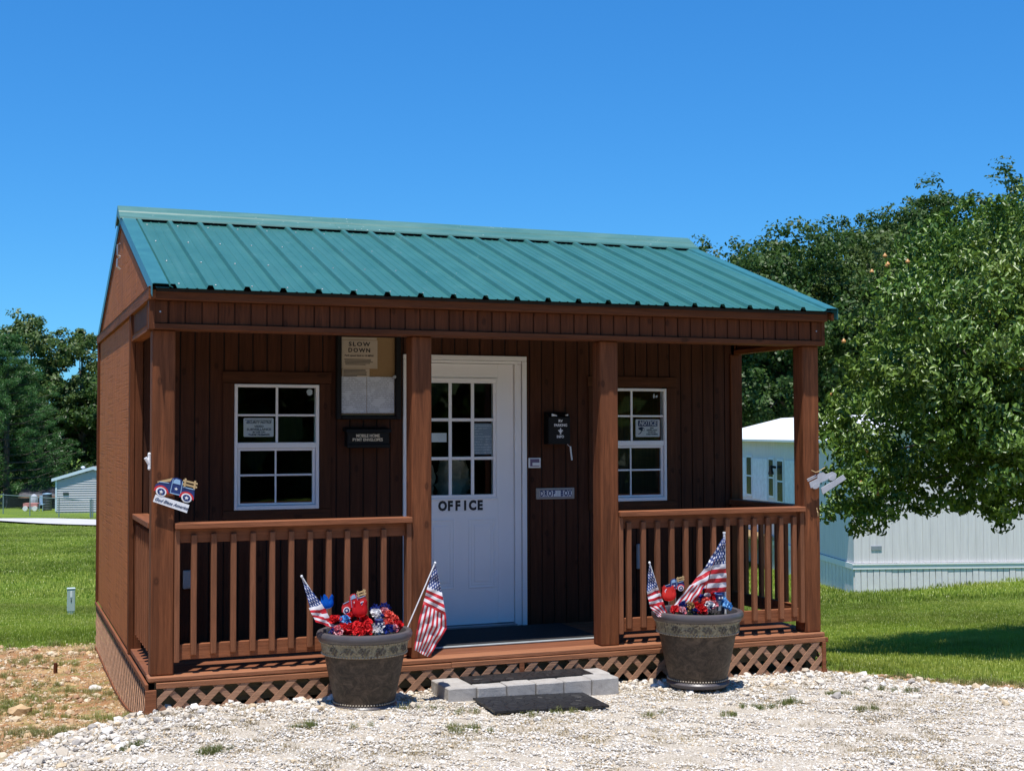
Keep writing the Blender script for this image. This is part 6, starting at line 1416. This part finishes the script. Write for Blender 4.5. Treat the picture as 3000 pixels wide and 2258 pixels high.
# shed and yard clutter
def clutter():
    d = 87; L = lambda u: (u - 1500) / 3886.2 * d
    def at(u, dd=d): return W(dd, (u - 1500) / 3886.2 * dd)
    def bx(name, u0, u1, dd, th, z0, z1, mat_, parent, c=.02):
        x0, y0 = at(u0, dd); x1, y1 = at(u1, dd); p0 = np.array([x0, y0]); p1 = np.array([x1, y1]); vs = []
        for z in (z0, z1):
            for f in (0, th):
                for p in (p0, p1): q = p + FW * f; vs.append((float(q[0]), float(q[1]), z))
        return MB().add(vs, [(0, 2, 3, 1), (4, 5, 7, 6), (0, 1, 5, 4), (2, 6, 7, 3), (0, 4, 6, 2), (1, 3, 7, 5)]).build(name, mat_, parent)
    dark = plain('dark_weathered_shed_wall', (0.05, 0.055, 0.06), .8); rf = plain('charcoal_shed_roof', (0.09, 0.09, 0.10), .8, var=.2)
    x0, y0 = at(60); e = empty('garden_shed', (x0, y0, -3.5), 'low dark open shed behind the chain link fence', 'shed')
    bx('back_wall', 20, 172, 91, .1, -3.7, -2.35, dark, e); bx('side_wall', 20, 24, 87, 4, -3.7, -2.35, dark, e)
    rx0, ry0 = at(12, 86); 
    pts = [(*at(55, 86), -2.45), (*at(180, 86), -2.45), (*at(182, 91), -2.05), (*at(70, 91), -2.05)]; MB().add(pts + [(p[0], p[1], p[2] - .12) for p in pts], [(0, 1, 2, 3), (7, 6, 5, 4), (0, 4, 5, 1), (1, 5, 6, 2), (2, 6, 7, 3), (3, 7, 4, 0)]).build('roof', rf, e)
    bx('roof_edge', 55, 180, 85.9, .05, -2.60, -2.46, plain('rusty_shed_fascia', (0.30, 0.16, 0.10), .7, var=.4, scale=2), e)
    x0, y0 = at(85, 83); e = empty('garden_cart', (x0, y0, gz(x0, y0)), 'low pale red cart in the yard behind the fence', 'cart'); zz = gz(x0, y0)
    bx('tray', 70, 112, 83, .6, zz + .28, zz + .48, plain('faded_red_plastic', (0.55, 0.22, 0.20), .5), e)
    for u in (76, 104):
        wx, wy = at(u, 82.95); m = MB(); m.tube([(wx, wy, zz + .16), (wx + FW[0] * .1, wy + FW[1] * .1, zz + .16)], .16, 12); m.build('wheel', M['plastwhite'], e)
    x0, y0 = at(122, 83); e = empty('yard_chair', (x0, y0, gz(x0, y0)), 'light blue yard chair behind the fence', 'chair'); zz = gz(x0, y0); mb_ = plain('light_blue_plastic', (0.30, 0.45, 0.60), .5)
    bx('seat', 117, 128, 83, .45, zz + .38, zz + .43, mb_, e); bx('backrest', 118, 127, 83.45, .05, zz + .43, zz + .95, mb_, e)
    for u in (117, 127):
        for f in (0, .4): bx('leg', u, u + 1, 83 + f, .05, zz, zz + .38, mb_, e)
    x0, y0 = at(134, 84); e = empty('storage_drum', (x0, y0, gz(x0, y0)), 'dark ribbed water tank beside the grey mobile home', 'tank'); zz = gz(x0, y0); cx_, cy_ = at(141, 84)
    MB().lathe((cx_, cy_, zz), [(.0001, 0), (.26, 0)] + [(.26 + (.02 if i % 2 else 0), .08 * i) for i in range(1, 13)] + [(.27, 1.0), (.0001, 1.0)], 20).build('tank', plain('dark_tank_plastic', (0.05, 0.06, 0.06), .5), e); MB().lathe((cx_, cy_, zz + 1.0), [(.29, 0), (.29, .06), (.0001, .10)], 20).build('lid', mb_, e)
    x0, y0 = at(104, 85); e = empty('covered_grill', (x0, y0, gz(x0, y0)), 'pale grey covered grill standing under the shed roof', 'grill'); zz = gz(x0, y0); mg = plain('pale_grey_cover', (0.35, 0.38, 0.42), .7, var=.2)
    m = MB(); cx_, cy_ = at(102, 85); m.lathe((cx_, cy_, zz), [(.0001, .0), (.30, 0), (.28, .5), (.24, .8), (.12, .95), (.0001, 1.0)], 10); m.build('cover', mg, e, smooth=True); bx('shelf', 96, 108, 84.8, .3, zz + .6, zz + .64, mg, e)
clutter()
# utility pedestal and ground stake
ux_, uy_ = W(18, (213 - 1500) / 3886.2 * 18); uz = gz(ux_, uy_)
e = empty('utility_pedestal', (ux_, uy_, uz), 'pale green utility pedestal standing in the left lawn', 'utility box')
pg = plain('pale_green_plastic', (0.42, 0.50, 0.48), .5, var=.04)
quick('housing', pg, e, ux_ - .05, uy_ - .05, uz + .05, ux_ + .05, uy_ + .05, uz + .345, c=.006); quick('cap', pg, e, ux_ - .055, uy_ - .055, uz + .346, ux_ + .055, uy_ + .055, uz + .362, c=.006); quick('base', M['plastwhite'], e, ux_ - .042, uy_ - .042, uz - .05, ux_ + .042, uy_ + .042, uz + .049)
quick('label_plate', M['plastwhite'], e, ux_ - .014, uy_ - .053, uz + .24, ux_ + .014, uy_ - .0505, uz + .32, c=.0005)
for zz in (.205, .18): quick('lock', M['black'], e, ux_ - .006, uy_ - .055, uz + zz, ux_ + .006, uy_ - .0505, uz + zz + .012, c=.0005)
sx_, sy_ = -.42, 3.25; sz0 = gz(sx_, sy_); tag(MB().tube([(sx_, sy_, sz0 - .02), (sx_, sy_, sz0 + .085)], .016, 8).build('ground_stake', M['trimz']), 'short brown stake in the bare soil left of the cabin', 'stake')
# woods: a far belt, plus an unseen near arc added to darken window reflections
def woods():
    r_ = np.random.default_rng(5); lobes = []
    for a in range(0, 360, 3):
        if 84 < a < 256: d = 17 + r_.uniform(-1.5, 2.5); q = .50
        else: d = 125 + r_.uniform(-12, 12); q = 1.0
        x = CAM[0] + d * (FW[0] * math.cos(R(a)) + RT[0] * math.sin(R(a))); y = CAM[1] + d * (FW[1] * math.cos(R(a)) + RT[1] * math.sin(R(a)))
        z = gz(x, y)
        for k in range(5): rr = (3.0 if q == 1 else 2.2); lobes.append((x + r_.uniform(-3, 3) * q, y + r_.uniform(-3, 3) * q, z + q * (.6 + 1.7 * k) , rr * r_.uniform(.8, 1.2)))
    P, N = lobes_pts(lobes, 130000, r_, .5, 7000, 1.1); o = leaves('woodland', P, N + np.array([0, 0, .4]), 1.0, LM['a'], None, .8, .2, 9, simple=True); tag(o, 'dark green woodland belt round the park, with an unseen near arc added for reflections', None, None, 'stuff')
woods()
